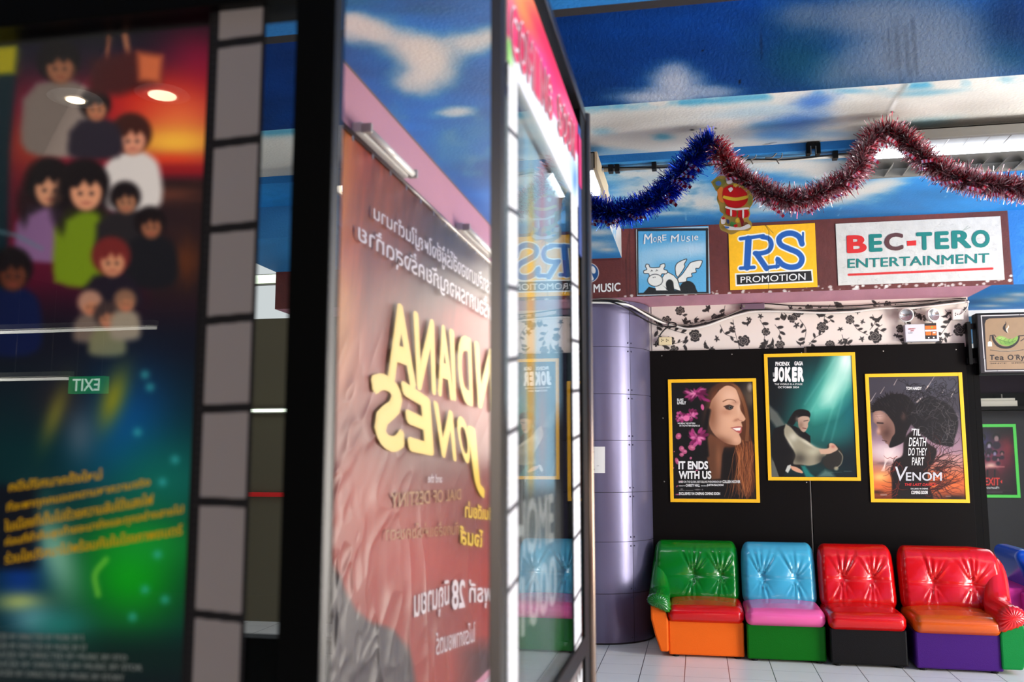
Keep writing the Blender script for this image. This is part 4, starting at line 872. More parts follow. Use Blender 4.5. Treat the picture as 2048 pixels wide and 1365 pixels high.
OR_ = cloth('orange', (238, 104, 24)); GG_ = cloth('deep_green', (4, 98, 14)); BK_ = cloth('black', (14, 13, 14)); PU_ = cloth('purple', (62, 22, 104)); GS_ = cloth('leaf_green', (6, 120, 52))
def tuftz(z): return z-.325
# module 1: green back, red seat, orange base, arm on the left
X1 = (-.245, .300)
t1 = sofa('sofa module with green tufted back and arm, red seat and orange base', ((X1[0]+X1[1])/2, 7.13, 0), X1[1]-X1[0], G_, R_, OR_, [(-.02, .215), (.19, .215)], bw=.665, boff=-.062, arm='left', sd=3)
def arm(t, side, x0, mat_roll, mat_panel, front_c, front_r, back_c, back_r, panel_pts, depth=.62):
    """padded arm: roll lofted from the backrest down to a gathered front, panel below it"""
    secs = []; n = 15; tip = math.radians(-52 if side < 0 else -128)
    def ring(sc, y, cx, cz, rx, rz_, pleat, q):
        def f(th):
            w_ = max(0.0, math.cos(th-tip))**5*.055*(1-smoothstep(.0, .35, q)); g = sc*(1+pleat*math.sin(th*19)+.4*pleat*math.sin(th*31+1))
            return (cx+(rx*math.cos(th)+w_*math.cos(tip))*g, y+.10*pleat*math.sin(th*19+.8), cz+(rz_*math.sin(th)+w_*math.sin(tip))*g)
        return f
    fc, fr = front_c, front_r
    secs = [ring(.12, -.034, *fc, *fr, 0, 0), ring(.4, -.031, *fc, *fr, .03, 0), ring(.68, -.024, *fc, *fr, .045, 0), ring(.88, -.008, *fc, *fr, .05, 0)]
    for i in range(n+1):
        q = i/n; y = .02+q*depth; e = smoothstep(.45, 1, q)
        secs.append(ring(1.0, y, fc[0]*(1-e)+back_c[0]*e, fc[1]*(1-e)+back_c[1]*e, fr[0]*(1-e)+back_r[0]*e, fr[1]*(1-e)+back_r[1]*e, .05*math.exp(-q*9)+.006, q))
    V, F = loft(secs, 68); put('arm', V, F, mat_roll, t)
    pp = [Vector((x, .015, z)) for x, z in panel_pts]; b = MB().prism(pp, (0, depth+.08, 0)); b.build('side_panel', mat_panel, t, world=False, bevel=.012)
ox = -(X1[0]+X1[1])/2
arm(t1, -1, 0, G_, OR_, (-.315+ox, .405), (.082, .055), (-.325+ox, .55), (.055, .17), [(-.372+ox, .375), (-.31+ox, .37), (-.262+ox, .33), (-.245+ox, .262), (-.245+ox, .036), (-.305+ox, .036), (-.345+ox, .16), (-.372+ox, .27)])
# modules 2 and 3: no arms
sofa('armless sofa module with light blue back, pink seat and green base', (.592, 7.09, 0), .548, B_, K_, GG_, [(-.125, .215), (.125, .212)], bw=.56, sd=5)
sofa('armless all-red sofa module on a black base', (1.145, 7.04, 0), .515, R_, R_, BK_, [(-.105, .225), (.105, .225)], bw=.555, boff=.015, sd=8)
# module 4: red back and arm, amber seat, purple base, green side
X4 = (1.447, 2.0)
t4 = sofa('sofa module with red tufted back and arm, amber seat and purple base', ((X4[0]+X4[1])/2, 7.0, 0), X4[1]-X4[0], R_, O_, PU_, [(-.13, .215), (.14, .21)], bw=.715, boff=.078, arm='right', sd=11, rz=math.radians(-1.5))
ox = -(X4[0]+X4[1])/2
arm(t4, 1, 0, R_, GS_, (2.065+ox, .385), (.095, .075), (2.125+ox, .56), (.085, .17), [(1.985+ox, .035), (1.985+ox, .262), (2.01+ox, .32), (2.06+ox, .36), (2.12+ox, .37), (2.15+ox, .30), (2.15+ox, .12), (2.115+ox, .035)])
# module behind, right of the board
t5 = sofa('sofa module with blue back and arm and bright pink seat behind the row', (3.20, 8.50, 0), .62, vinyl('royal_blue', (18, 74, 186)), vinyl('hot_pink', (226, 60, 160)), cloth('hot_pink', (222, 56, 158)), [(-.12, .2), (.12, .2)], arm='left', sd=21, bh=.40, rz=math.radians(90))
MB().box((-.31, .58, .10), (.31, .90, .43)).build('back_panel', MATS['leatherette_hot_pink'], t5, world=False, bevel=.02)
arm(t5, -1, 0, MATS['vinyl_royal_blue'], MATS['leatherette_hot_pink'], (-.38, .42), (.085, .062), (-.38, .50), (.07, .14), [(-.31, .036), (-.31, .40), (-.45, .40), (-.45, .036)])

# ================================================================== POWER, LIGHTS AND CABLES ON THE WALL
t = thing('emergency_light', 'white emergency light box with two round lamps on the flowered wallpaper', 'emergency light', tuple(onY(1842, 684, 7.9)))
A = onY(1808, 650, 7.9); B = onY(1877, 683, 7.9)
MB().box((A.x, 7.875, B.z), (B.x, 7.945, A.z)).build('housing', mat('light_plastic', (206, 206, 212), .4), t, bevel=.006)
o_ = MB(); S7 = 7.8742
def r7(x0, y0, x1, y1, m, mb, lift=0): a, b = onY(x0, y0, S7-lift), onY(x1, y1, S7-lift); mb.add([(a.x, S7-lift, b.z), (b.x, S7-lift, b.z), (b.x, S7-lift, a.z), (a.x, S7-lift, a.z)], [(0, 1, 2, 3)], m)
r7(1849, 647, 1874, 678, 0, o_); r7(1850, 652, 1873, 658.5, 1, o_, .0006); r7(1851, 664, 1863, 671, 1, o_, .0006); r7(1864, 664, 1873, 671, 1, o_, .0006); r7(1850, 660, 1873, 663, 2, o_, .0006); r7(1856, 674.5, 1859, 677, 2, o_, .0006); r7(1866, 674, 1869, 677, 2, o_, .0006); r7(1862, 653.5, 1866, 656.5, 3, o_, .001); r7(1866, 665, 1871, 667, 2, o_, .001)
o_.build('label', [mat('label_black', (30, 24, 24), .5), mat('label_orange', (236, 110, 30), .5), white_ink, mat('label_green', (110, 180, 70), .5)], t, normals=False)
Text((0, -.0005, 0)).put('EMERGENCY', qY(S7, 1817, 657.5, 1831, 656.5, 1831, 659, 1817, 660), .02).put('LIGHT', qY(S7, 1821, 661, 1828, 660.5, 1828, 663, 1821, 663.4), .02).put('LED', qY(S7, 1817, 665, 1825, 664.5, 1825, 667.5, 1817, 668), 0, 0, 1).build('lettering', [red_i, mat('ink_grey', (90, 88, 92), .6)], t)
for cx, dx, dz in ((1812.5, -.35, -.12), (1867, .42, .1)):
    c = onY(cx, 630.5, 7.87); r = .057
    lp = MB(); d = Vector((dx, -1, dz)).normalized(); q = Vector((0, -1, 0)).rotation_difference(d)
    prof = [(.018, .075), (.03, .06), (r*.92, .03), (r, .004), (r, -.006), (r*.88, -.010), (r*.80, -.004)]
    V = []; F = []; n = 28
    for (rr, h) in prof:
        for k in range(n): V.append(c+q @ Vector((rr*math.cos(k*math.tau/n), h, rr*math.sin(k*math.tau/n))))
    for i in range(len(prof)-1):
        for k in range(n): F.append((i*n+k, i*n+(k+1) % n, (i+1)*n+(k+1) % n, (i+1)*n+k))
    F.append(tuple(range(n)))
    h_ = MB().add(V, F); h_.tube([c+Vector((0, .05, 0)), (c.x, 7.91, c.z-.03), (c.x, 7.91, A.z-.002)], .008); lo = h_.build('lamp', white_m, t, smooth=True)
    V = []; F = []
    for (rr, h) in [(r*.80, -.006), (r*.5, .004), (r*.2, .012)]:
        for k in range(n): V.append(c+q @ Vector((rr*math.cos(k*math.tau/n), h-.004, rr*math.sin(k*math.tau/n))))
    for i in range(2):
        for k in range(n): F.append((i*n+k, i*n+(k+1) % n, (i+1)*n+(k+1) % n, (i+1)*n+k))
    F.append(tuple(2*n+k for k in range(n))); MB().add(V, F).build('lens', mat('lamp_lens', (190, 190, 190), .12, .7), lo, smooth=True)
# sockets
def socket(label, x0, y0, x1, y1, m, holes):
    a, b = onY(x0, y0, 7.93), onY(x1, y1, 7.93)
    t = thing('power_socket', label, 'power socket', ((a.x+b.x)/2, 7.955, b.z))
    MB().box((a.x, 7.915, b.z), (b.x, 7.953, a.z)).build('plate', m, t, bevel=.006)
    hm = MB()
    for hx, hy in holes: c = onY(hx, hy, 7.914); hm.box((c.x-.003, 7.9135, c.z-.004), (c.x+.003, 7.916, c.z+.004))
    hm.build('slots', black_m, t)
socket('cream double power socket under the cables at the left end of the wallpaper', 1317, 675, 1343.5, 690.5, cream_m, [(x+dx, y) for x in (1323, 1333) for dx, y in ((0, 679), (0, 683), (3, 681))])
socket('small white power socket at the right end of the wallpaper', 1903, 619, 1927, 640, mat('white_plastic', (216, 210, 204), .45), [(1911, 627), (1911, 631), (1915, 629)])
# cable bundles
cab_k = mat('black_cable', (18, 16, 16), .45); cab_g = mat('grey_cable', (120, 112, 104), .45); cab_w = mat('white_cable', (222, 218, 210), .45)
CB = thing('cable_bundle', 'sagging bundle of black, white and grey cables draped over the column and along the wallpaper', 'cable', (.8, 7.9, 2.6))
def cable(name, label, px, Yp, r, m, n=7):
    pts = []
    for (x, y, *z) in px: pts.append(onY(x, y, (z[0] if z else Yp)))
    P_ = spline([tuple(p) for p in pts], n); o = MB().tube(P_, r, 7).build(name, m, CB, smooth=True); o['label'] = label; return o
base = [(1172, 604, 7.42), (1205, 602, 7.42), (1240, 604, 7.42), (1262, 612, 7.5), (1290, 626, 7.75), (1318, 640, 7.9), (1345, 650, 7.92), (1375, 654, 7.92), (1410, 648, 7.92), (1450, 636, 7.92), (1490, 622, 7.92), (1520, 619, 7.92), (1570, 622, 7.92), (1640, 622, 7.92), (1700, 620, 7.92), (1760, 616, 7.92), (1830, 612, 7.92), (1900, 604, 7.92), (1936, 602, 7.92)]
for i, (dx, dy, r, m, nm, lb) in enumerate([(0, 0, .009, cab_k, 'cable', 'thick black cable of the bundle sagging along the wallpaper'), (2, 4, .009, cab_w, 'cable', 'white cable lying lowest in the bundle along the wallpaper'), (-3, -4, .006, cab_g, 'cable', 'thin grey cable on top of the bundle along the wallpaper')]):
    cable(nm, lb, [(x+dx, y+dy*(1 if k % 3 else .4), z-.004*i) for k, (x, y, z) in enumerate(base)], 7.92, r, m)
cable('cable', 'thin black cable looping up over the lilac column', [(1172, 601, 7.40), (1215, 603, 7.41), (1248, 614, 7.42), (1280, 634, 7.7), (1312, 650, 7.88), (1348, 654, 7.9), (1352, 648, 7.9), (1340, 645, 7.9), (1336, 652, 7.9)], 7.9, .006, cab_k)
cable('cable', 'short black cable dropping from the bundle to the cream socket', [(1349, 653, 7.91), (1334, 656, 7.92), (1322, 668, 7.92), (1314, 684, 7.92), (1311, 694, 7.93)], 7.92, .006, cab_k)
cable('cable', 'thin black cable rising at the middle of the wallpaper', [(1480, 617, 7.93), (1500, 607, 7.93), (1540, 608, 7.93), (1600, 612, 7.93), (1700, 612, 7.93), (1790, 606, 7.93), (1870, 601, 7.93), (1932, 597, 7.93)], 7.92, .005, cab_k)
cable('cable', 'thin white cable looping down beside the small white socket', [(1865, 603, 7.92), (1900, 599, 7.92), (1925, 601, 7.92), (1936, 606, 7.9), (1933, 618, 7.9), (1922, 629, 7.91), (1914, 630, 7.92)], 7.92, .004, cab_w)
t = thing('junction_box', 'small purple-grey box above the cables near the middle of the wallpaper', 'junction box', tuple(onY(1506, 619, 7.93)))
a, b = onY(1482, 609, 7.93), onY(1529, 619, 7.93); MB().box((a.x, 7.90, b.z), (b.x, 7.953, a.z)).build('box', mat('mauve_plastic', (110, 88, 104), .5), t, bevel=.005); MB().lathe([(.012, 0), (.012, -.02)], ((a.x+.02), 7.90, (a.z+b.z)/2), 'Y', 12).build('gland', cab_g, t)

# conduit along the ceiling recess
t = thing('ceiling_conduit', 'grey conduit pipe with black clips under the edge of the cross beam', 'pipe', (.5, 5.77, 3.3))
p0, p1 = onY(1207, 334, 5.76), onY(1700, 297, 5.76)
MB().tube([(p0.x, 5.76, 3.292), (p1.x+.1, 5.76, 3.292)], .0125, 10).build('pipe', mat('pipe_grey', (168, 164, 156), .4), t, smooth=True)
MB().tube(spline([(p0.x-.05, 5.75, 3.31), (0.0, 5.745, 3.275), (.35, 5.745, 3.30), (.6, 5.745, 3.285), (1.0, 5.745, 3.305)], 8), .005, 6).build('cable', cab_k, t, smooth=True)
for x in (1221, 1234, 1308, 1481, 1671): q = onY(x, 320, 5.75); MB().box((q.x-.015, 5.73, 3.272), (q.x+.015, 5.79, 3.319)).build('clip', black_m, t, bevel=.003)
for x in (1500, 1552):
    pp = [onY(x+dx, y, 5.72) for dx, y in ((-22, 316), (-8, 315), (2, 306), (12, 306), (10, 316), (2, 320), (6, 328))]
    MB().tube(spline([tuple(p) for p in pp], 5), .004, 6).build('loop_wire', cab_g, t, smooth=True)
t = thing('track_clamp', 'small black twin clamp fixed to the conduit near the middle of the ceiling', 'clamp', tuple(onY(1625, 288, 5.70)))
a = onY(1613, 286, 5.70); b = onY(1640, 297, 5.70); MB().box((a.x, 5.68, b.z), (b.x, 5.74, a.z)).build('body', black_m, t, bevel=.006)
for x in (1617, 1636): q = onY(x, 300, 5.69); MB().box((q.x-.014, 5.67, q.z-.028), (q.x+.014, 5.73, q.z+.04)).build('jaw', blackm2, t, bevel=.004)
for x in (1621, 1631): q = onY(x, 304, 5.68); MB().tube([(q.x, 5.66, q.z+.03), (q.x, 5.66, q.z-.02)], .004).build('screw', chrome, t)

# troffer lights hung under the ceiling
tube_on = mat('tube_lit', (255, 255, 255), .4, emit=(236, 242, 255), estr=8.0); silver = mat('louvre_silver', (120, 118, 112), .4, .3); hous = mat('fixture_grey', (120, 118, 112), .5)
def troffer(label, x0, x1, y0, y1, z0, z1, endplate=None):
    t = thing('ceiling_light', label, 'ceiling light', ((x0+x1)/2, (y0+y1)/2, z1), 'louvred tube lights under the ceiling')
    MB().box((x0, y0, z0), (x1, y0+.035, z1)).box((x0, y1-.035, z0), (x1, y1, z1)).box((x0, y0, z1-.012), (x1, y1, z1)).build('housing', hous, t, bevel=.003)
    for xe in (x0, x1): MB().box((xe-.012, y0, z0-.01), (xe+.012, y1, z1)).build('end_plate', mat('end_plate_cream', (214, 194, 160), .5), t, bevel=.002)
    ym = (y0+y1)/2
    for yy in (ym-.02,) if endplate is None else (y0+.2, y1-.2):
        MB().tube([(x0+.03, yy, z0+.035), (x1-.03, yy, z0+.035)], .026 if endplate is None else .05, 12).build('tube', tube_on, t, smooth=True)
    fins = MB(); n = int((x1-x0)/.105)
    for k in range(1, n):
        x = x0+(x1-x0)*k/n
        for (ya, yb_) in ((y0+.035, ym-.07), (ym+.04, y1-.035)):
            fins.add([(x, ya, z0), (x, yb_, z0), (x+.05, ya if ya < ym else yb_, z0+.055), (x+.004, ya, z0), (x+.004, yb_, z0), (x+.054, ya if ya < ym else yb_, z0+.055)], [(0, 1, 2), (5, 4, 3), (0, 3, 4, 1), (1, 4, 5, 2), (2, 5, 3, 0)])
    fins.build('louvre', silver, t)
    return t
troffer('long louvred ceiling light with one bright tube, behind the red tinsel', 1.0, 3.3, 5.42, 6.17, 3.255, 3.318)
troffer('louvred ceiling light cut off by the display case, with a cream end plate', -2.3, -.57, 5.46, 6.19, 3.21, 3.318, 1)
t = thing('tube_light', 'thin tube light seen past the hanging café sign', 'tube light', (3.6, 11.7, 2.7)); MB().box((3.0, 11.6, 2.72), (4.2, 11.7, 2.785)).build('housing', white_m, t); MB().tube([(3.0, 11.65, 2.70), (4.2, 11.65, 2.70)], .018).build('tube', tube_on, t)

# ================================================================== HANGING CAFE SIGN
t = thing('hanging_sign', 'square box sign with a tea cup and green leaf on brackets right of the board', 'sign', tuple(onY(2010, 750, 7.9)))
TYp = 7.85
def tq(x, y, Y=TYp): return onY(x, y, Y)
A = tq(1953, 627); B = tq(2060, 622); C = tq(2064, 746); D = tq(1957, 749)
xl, xr, zb_, zt_ = (A.x+D.x)/2, 2.72, (D.z+C.z)/2-.005, A.z
MB().box((xl, TYp+.002, zb_), (xr, TYp+.12, zt_)).build('box', blackm2, t, bevel=.004)
def tea(X, Y, P):
    a = Art(X, Y, (18, 12, 22), 5.885, 1700, 560); T = (150, 122, 92)
    W = (226, 220, 216)
    for p in ([(1545, 425), (1990, 412)], [(2005, 412), (2200, 406)], [(1545, 425), (1580, 925)], [(1585, 938), (1592, 1075)], [(1592, 1075), (1728, 1072)], [(1740, 1072), (2200, 1068)]): a.line(p, 11, W)
    a.poly([(1585, 520), (1600, 475), (1640, 455), (2300, 430), (2300, 1050), (1610, 1055)], T); a.C *= (1+.06*(fbm(X*.1, Y*.1, 3)-.5))[..., None]
    K = (20, 14, 18)
    a.poly(spline([(1665, 655), (1680, 720), (1740, 790), (1830, 812), (1910, 795), (1975, 740), (1998, 680), (1990, 665), (1960, 670), (1940, 720), (1880, 775), (1820, 785), (1760, 765), (1710, 715), (1690, 660)], 4), K)
    a.line([(1645, 735), (1650, 655), (1700, 650), (1715, 672)], 8, K); a.line([(1988, 660), (2060, 655)], 10, K); a.line(spline([(2056, 660), (2050, 690), (2010, 720)], 4), 8, K)
    a.poly([(1622, 735), (1645, 722), (1670, 735), (1672, 784), (1622, 784)], (222, 218, 206))
    a.poly(spline([(1716, 690), (1750, 664), (1800, 668), (1860, 694), (1920, 690), (1972, 662), (1975, 700), (1940, 745), (1880, 776), (1820, 776), (1760, 752), (1725, 715)], 4), (120, 158, 66), soft=2); a.blob(1780, 690, 50, 20, (170, 196, 110), .7); a.blob(1860, 750, 60, 16, (84, 130, 50), .7)
    a.line(spline([(1722, 690), (1800, 720), (1880, 735), (1950, 715)], 4), 5, (60, 96, 40)); 
    for x in (1770, 1820, 1870, 1915): a.line([(x-12, 712+ (x-1770)*.1), (x+16, 690)], 3, (60, 96, 40)); a.line([(x-6, 720+(x-1770)*.05), (x+12, 752)], 3, (60, 96, 40))
    a.poly(spline([(1832, 490), (1840, 520), (1828, 550), (1835, 590), (1850, 625), (1815, 600), (1798, 570), (1812, 535), (1830, 515)], 4), K); a.poly(spline([(1862, 530), (1872, 556), (1856, 580), (1855, 600), (1862, 628), (1840, 600), (1838, 580), (1858, 556)], 4), (214, 206, 190))
    a.poly([(1650, 826), (1840, 836), (2040, 822), (1900, 845), (1780, 845)], (190, 176, 150)); a.line([(1650, 826), (1760, 840), (1860, 842), (1950, 836), (2040, 823)], 5, K)
    a.line([(1645, 962), (2200, 955)], 3, K)
    return a.C
painted('face', (xl+.012, TYp, zb_+.012), (xr-xl-.024, 0, 0), (0, 0, zt_-zb_-.024), 340, 230, tea, mat('sign_face', rough=.35, vc=True), t)
tx = Text((0, -.0012, 0)); ZT = lambda x, y: onY(1700+x/5.885, 560+y/5.885, TYp)
for s_, x0, y0, x1, y1, b in [('T', 1645, 885, 1698, 945, .02), ('e', 1706, 902, 1752, 946, .02), ('a', 1762, 902, 1812, 946, .02), ('O', 1856, 882, 1924, 945, .02), ("'", 1938, 882, 1946, 898, .02), ('R', 1958, 882, 2008, 942, .02), ('y', 2012, 898, 2052, 960, .02), ('u', 2060, 898, 2098, 941, .02)][:7]: tx.put(s_, [ZT(x0, y0), ZT(x1, y0), ZT(x1, y1), ZT(x0, y1)], b)
tx.put('SINCE', [ZT(1655, 978), ZT(1842, 975), ZT(1842, 990), ZT(1655, 993)], .0).put('2005', [ZT(1895, 974), ZT(2060, 970), ZT(2060, 985), ZT(1895, 989)], .0)
tx.build('lettering', mat('dark_ink', (22, 14, 20), .5), t)
for y in (653, 722): q = onY(1940, y, 7.9); MB().box((2.12, 7.89, q.z-.022), (xl+.02, 7.93, q.z+.022)).build('bracket', blackm2, t, bevel=.003)
MB().box((2.13, 7.86, onY(1940, 730, 7.9).z), (2.155, 7.93, onY(1940, 645, 7.9).z)).build('wall_plate', blackm2, t)

# shelf and white box in the room beyond
t = thing('wall_shelf', 'black shelf on the purple wall above the green-framed poster', 'shelf', (4.2, 14.1, 2.15)); a = onY(1950, 815, 14.0)
MB().box((a.x, 13.8, a.z-.05), (5.2, 14.19, a.z)).build('board', blackm2, t); b = onY(1950, 762, 13.9); MB().box((a.x-.04, 13.8, a.z), (a.x, 14.19, b.z)).build('end_board', blackm2, t); MB().box((a.x+.07, 14.1, a.z), (a.x+.82, 14.19, a.z+.20)).build('back_board', blackm2, t)
t = thing('white_carton', 'flat off-white box lying on the black shelf', 'box', (a.x+.4, 13.95, a.z)); c = onY(1957, 799, 13.9); d = onY(2033, 814, 13.9)
MB().box((c.x, 13.85, a.z+.001), (d.x, 14.08, a.z+.08)).box((c.x, 13.87, a.z+.081), (d.x-.02, 14.08, a.z+.115)).build('carton', mat('ivory_card', (226, 216, 196), .6), t, bevel=.004); MB().tube([(c.x+.3, 13.9, a.z+.11), (c.x+.3, 13.9, a.z+.17)], .01).build('latch', chrome, t)

# ================================================================== TINSEL GARLANDS
def tinsel(px, Yp, R_, n, cols, seed, mats, name, label, density=1.0, charms=(), charm_mats=None):
    g = np.random.RandomState(seed); pts = spline([tuple(onY(x, y, Yp)) for x, y in px], 16); P_ = np.array(pts); seg = np.linalg.norm(np.diff(P_, axis=0), axis=1); cum = np.r_[0, np.cumsum(seg)]
    t = thing(name, label, 'garland', tuple(P_[len(P_)//2])); b = MB(); V = []; F = []; MI = []
    for i in range(n):
        s = g.rand()*cum[-1]; k = min(np.searchsorted(cum, s)-1, len(seg)-1); k = max(k, 0); c = P_[k]+(P_[k+1]-P_[k])*((s-cum[k])/seg[k]); tn = (P_[k+1]-P_[k])/seg[k]
        d = g.randn(3); d -= tn*(d@tn)*.8; d /= np.linalg.norm(d); L = R_*(.55+.5*g.rand()); sd = np.cross(d, g.randn(3)); sd /= np.linalg.norm(sd); wd = .0022+.0016*g.rand(); bend = g.randn(3)*L*.18
        a = c; m = c+d*L*.5+bend*.5; e = c+d*L+bend; j = len(V)
        tw = np.cross(d, sd)*wd
        V += [a-sd*wd, a+sd*wd, m+tw, m-tw, e+sd*wd*.6, e-sd*wd*.6]; F += [(j, j+1, j+2, j+3), (j+3, j+2, j+4, j+5)]; mi = cols(s/cum[-1], g); MI += [mi, mi]
    b.v = [tuple(v) for v in V]; b.f = F; b.mi = MI; b.build('fringe', mats, t, normals=False)
    MB().tube([tuple(p) for p in pts], .006, 6).build('core_wire', cab_g, t, smooth=True)
    for (q, ln) in charms:
        cm = MB()
        k = min(int(q*(len(P_)-1)), len(P_)-1); c = P_[k]+np.array([g.randn()*.015, -.03-g.rand()*.03, -R_*(.55+.6*g.rand())]); an = g.rand()*1.6-.8; dx, dz = math.cos(an)*ln, math.sin(an)*ln; w_ = .0095
        nx, nz = -math.sin(an)*w_, math.cos(an)*w_; hook = g.rand() > .5
        n_ = 6
        for i in range(n_):
            a0, a1 = i/n_-.5, (i+1)/n_-.5; bx = lambda a: (c[0]+dx*a+(math.sin(a*3)*.01 if hook else 0), c[2]+dz*a-(a+.5)**2*.02*(1 if hook else 0))
            (xa, za), (xb, zb2) = bx(a0), bx(a1)
            cm.add([(xa-nx, c[1], za-nz), (xb-nx, c[1], zb2-nz), (xb+nx, c[1]+.002, zb2+nz), (xa+nx, c[1]+.002, za+nz)], [(0, 1, 2, 3)], i % 2)
        cm.build('foil_cane', charm_mats, t, normals=False)
    return t
foil = lambda n, c, r=.22: mat('foil_'+n, c, r, .85)
fb = [foil('blue', (30, 84, 235), .35), foil('deep_blue', (14, 40, 170), .35), foil('sky', (140, 190, 250), .2), foil('navy', (10, 20, 90), .3)]
fr_ = [foil('red', (225, 60, 80), .35), foil('rose', (250, 206, 214), .3), foil('wine', (170, 70, 86), .35), foil('silver', (245, 240, 242), .3), foil('dark', (120, 84, 92), .35)]
GYp = 5.30
blue_path = [(1140, 398), (1176, 414), (1205, 424), (1240, 426), (1275, 416), (1310, 400), (1338, 376), (1362, 348), (1385, 320), (1405, 292), (1425, 284)]
tinsel(blue_path, GYp, .085, 9000, lambda s, g: [0, 1, 2, 3][int(g.choice(4, p=[.42, .33, .1, .15]))], 1, fb, 'tinsel_garland', 'blue tinsel garland with striped candy canes, left of the cut-out ornament',
       charms=[(.08, .05), (.14, .06), (.2, .06), (.27, .06), (.31, .05), (.36, .06), (.42, .06), (.55, .06), (.62, .07), (.66, .07), (.7, .07), (.74, .08), (.78, .07), (.72, .07), (.82, .07), (.6, .05), (.68, .05), (.5, .04)], charm_mats=[foil('cane_white', (220, 200, 206), .2), foil('cane_red', (150, 20, 50), .2)])
red_path = [(1428, 288), (1440, 306), (1456, 330), (1478, 352), (1510, 372), (1545, 392), (1580, 402), (1620, 396), (1660, 378), (1700, 356), (1722, 326), (1732, 296), (1752, 270), (1775, 262), (1800, 272), (1830, 300), (1860, 326), (1895, 348), (1935, 362), (1975, 368), (2015, 374), (2060, 380), (2100, 384)]
tinsel(red_path, GYp, .078, 17000, lambda s, g: int(g.choice(5, p=[.12, .25, .18, .27, .18])) if s > .1 else int(g.choice(5, p=[.4, .25, .15, .15, .05])), 2, fr_, 'tinsel_garland', 'long red and silver tinsel garland hanging in swags under the ceiling',
       charms=[(x, .04+.02*((i*7) % 3)/2) for i, x in enumerate([.05, .12, .16, .2, .23, .25, .27, .29, .31, .33, .35, .38, .41, .44, .5, .53, .56, .58, .62, .66, .69, .72, .74, .77, .79, .82, .84, .87, .9])], charm_mats=[foil('rose', (226, 170, 180), .18), foil('red', (190, 40, 56))])
# hanging threads
hk = MB()
for (x, y) in ((1425, 284), (1775, 262)):
    p = onY(x, y, GYp); hk.tube([p, (p.x, p.y, 3.37)], .0015, 5)
tag(hk.build('hanging_thread', cab_g), 'thin threads holding the tinsel peaks to the cross beam', 'thread')

# flat festive ornament: plain shapes in the outline and colours of the cut-out
def zz(x, y): return (1390+x/9.1, 330+y/9.1)
OY = 5.26
t = thing('festive_cutout', 'shiny red and gold festive cut-out hanging from the tinsel over the yellow sign', 'ornament', tuple(onY(1470, 340, OY)))
outl = [(290, 310), (400, 220), (520, 200), (620, 260), (720, 330), (860, 380), (960, 440), (1045, 560), (1050, 700), (990, 800), (1005, 900), (975, 985), (1030, 1050), (1025, 1150), (960, 1200), (820, 1200), (720, 1250), (640, 1265), (560, 1220), (470, 1180), (440, 1080), (470, 960), (520, 900), (455, 840), (440, 740), (395, 620), (420, 500), (380, 470), (340, 400)]
PO = [onY(*zz(*p), OY) for p in spline(outl+[outl[0]], 3)[:-1]]
MB().prism(PO, (0, .004, 0)).build('gold_edge', mat('gold_foil', (206, 172, 84), .35, .6), t)
cx_, cz_ = sum(p.x for p in PO)/len(PO), sum(p.z for p in PO)/len(PO)
def shapes():
    L = []
    def S(pts, c): L.append((spline(pts+[pts[0]], 4)[:-1], c))
    S([(320, 320), (400, 250), (480, 260), (560, 300), (520, 380), (400, 440), (370, 400)], 'olive'); S([(370, 320), (430, 290), (480, 330), (450, 380), (390, 370)], 'blue'); S([(560, 260), (660, 270), (680, 330), (590, 350)], 'white')
    S([(400, 470), (470, 400), (530, 450), (540, 600), (520, 690), (430, 640)], 'amber'); S([(520, 430), (640, 370), (800, 400), (930, 500), (960, 640), (880, 750), (740, 790), (600, 750), (520, 640), (500, 530)], 'red')
    S([(520, 560), (740, 600), (955, 560), (960, 610), (740, 660), (520, 615)], 'gold'); S([(600, 440), (660, 410), (690, 450), (640, 500)], 'white'); S([(700, 350), (770, 350), (770, 400), (700, 400)], 'gold')
    S([(570, 790), (740, 830), (740, 950), (575, 905)], 'red'); S([(790, 830), (960, 830), (960, 950), (790, 970)], 'red'); S([(640, 805), (670, 815), (670, 930), (640, 925)], 'white'); S([(860, 830), (890, 830), (890, 965), (860, 965)], 'white')
    S([(560, 760), (740, 800), (960, 780), (960, 815), (740, 835), (560, 795)], 'white')
    S([(740, 990), (800, 970), (830, 1020), (790, 1060), (740, 1040)], 'gold'); S([(650, 1040), (720, 1060), (770, 1120), (700, 1150), (640, 1110)], 'green'); S([(800, 960), (860, 980), (900, 1080), (850, 1130), (830, 1060)], 'wine'); S([(880, 1060), (940, 1050), (980, 1110), (920, 1140), (880, 1110)], 'brown')
    S([(470, 990), (520, 970), (560, 1020), (540, 1080), (480, 1080)], 'white'); S([(480, 990), (520, 960), (550, 990), (510, 1005)], 'red'); S([(520, 1110), (640, 1130), (820, 1150), (960, 1090), (1010, 1140), (900, 1190), (720, 1200), (600, 1190)], 'white'); S([(540, 1130), (620, 1140), (600, 1170), (550, 1165)], 'blue'); S([(570, 1000), (620, 1020), (620, 1080), (580, 1070)], 'navy'); S([(980, 560), (1030, 600), (1030, 720), (980, 760), (960, 660)], 'olive'); S([(700, 1110), (760, 1090), (770, 1140), (720, 1150)], 'red')
    return L
pal = {'olive': (120, 120, 52), 'blue': (70, 110, 170), 'white': (222, 214, 206), 'amber': (214, 124, 50), 'red': (190, 18, 20), 'dark': (40, 34, 34), 'gold': (214, 178, 50), 'peach': (226, 176, 140), 'green': (70, 130, 60), 'wine': (128, 20, 24), 'brown': (120, 74, 40), 'navy': (50, 60, 100)}
sb = MB(); keys = list(pal); 
for i, (pts, c) in enumerate(shapes()):
    q = [onY(*zz(*p), OY) for p in pts]; sb.add([(p.x, OY-.001-.0007*i, p.z) for p in q], [tuple(range(len(q)))], keys.index(c))
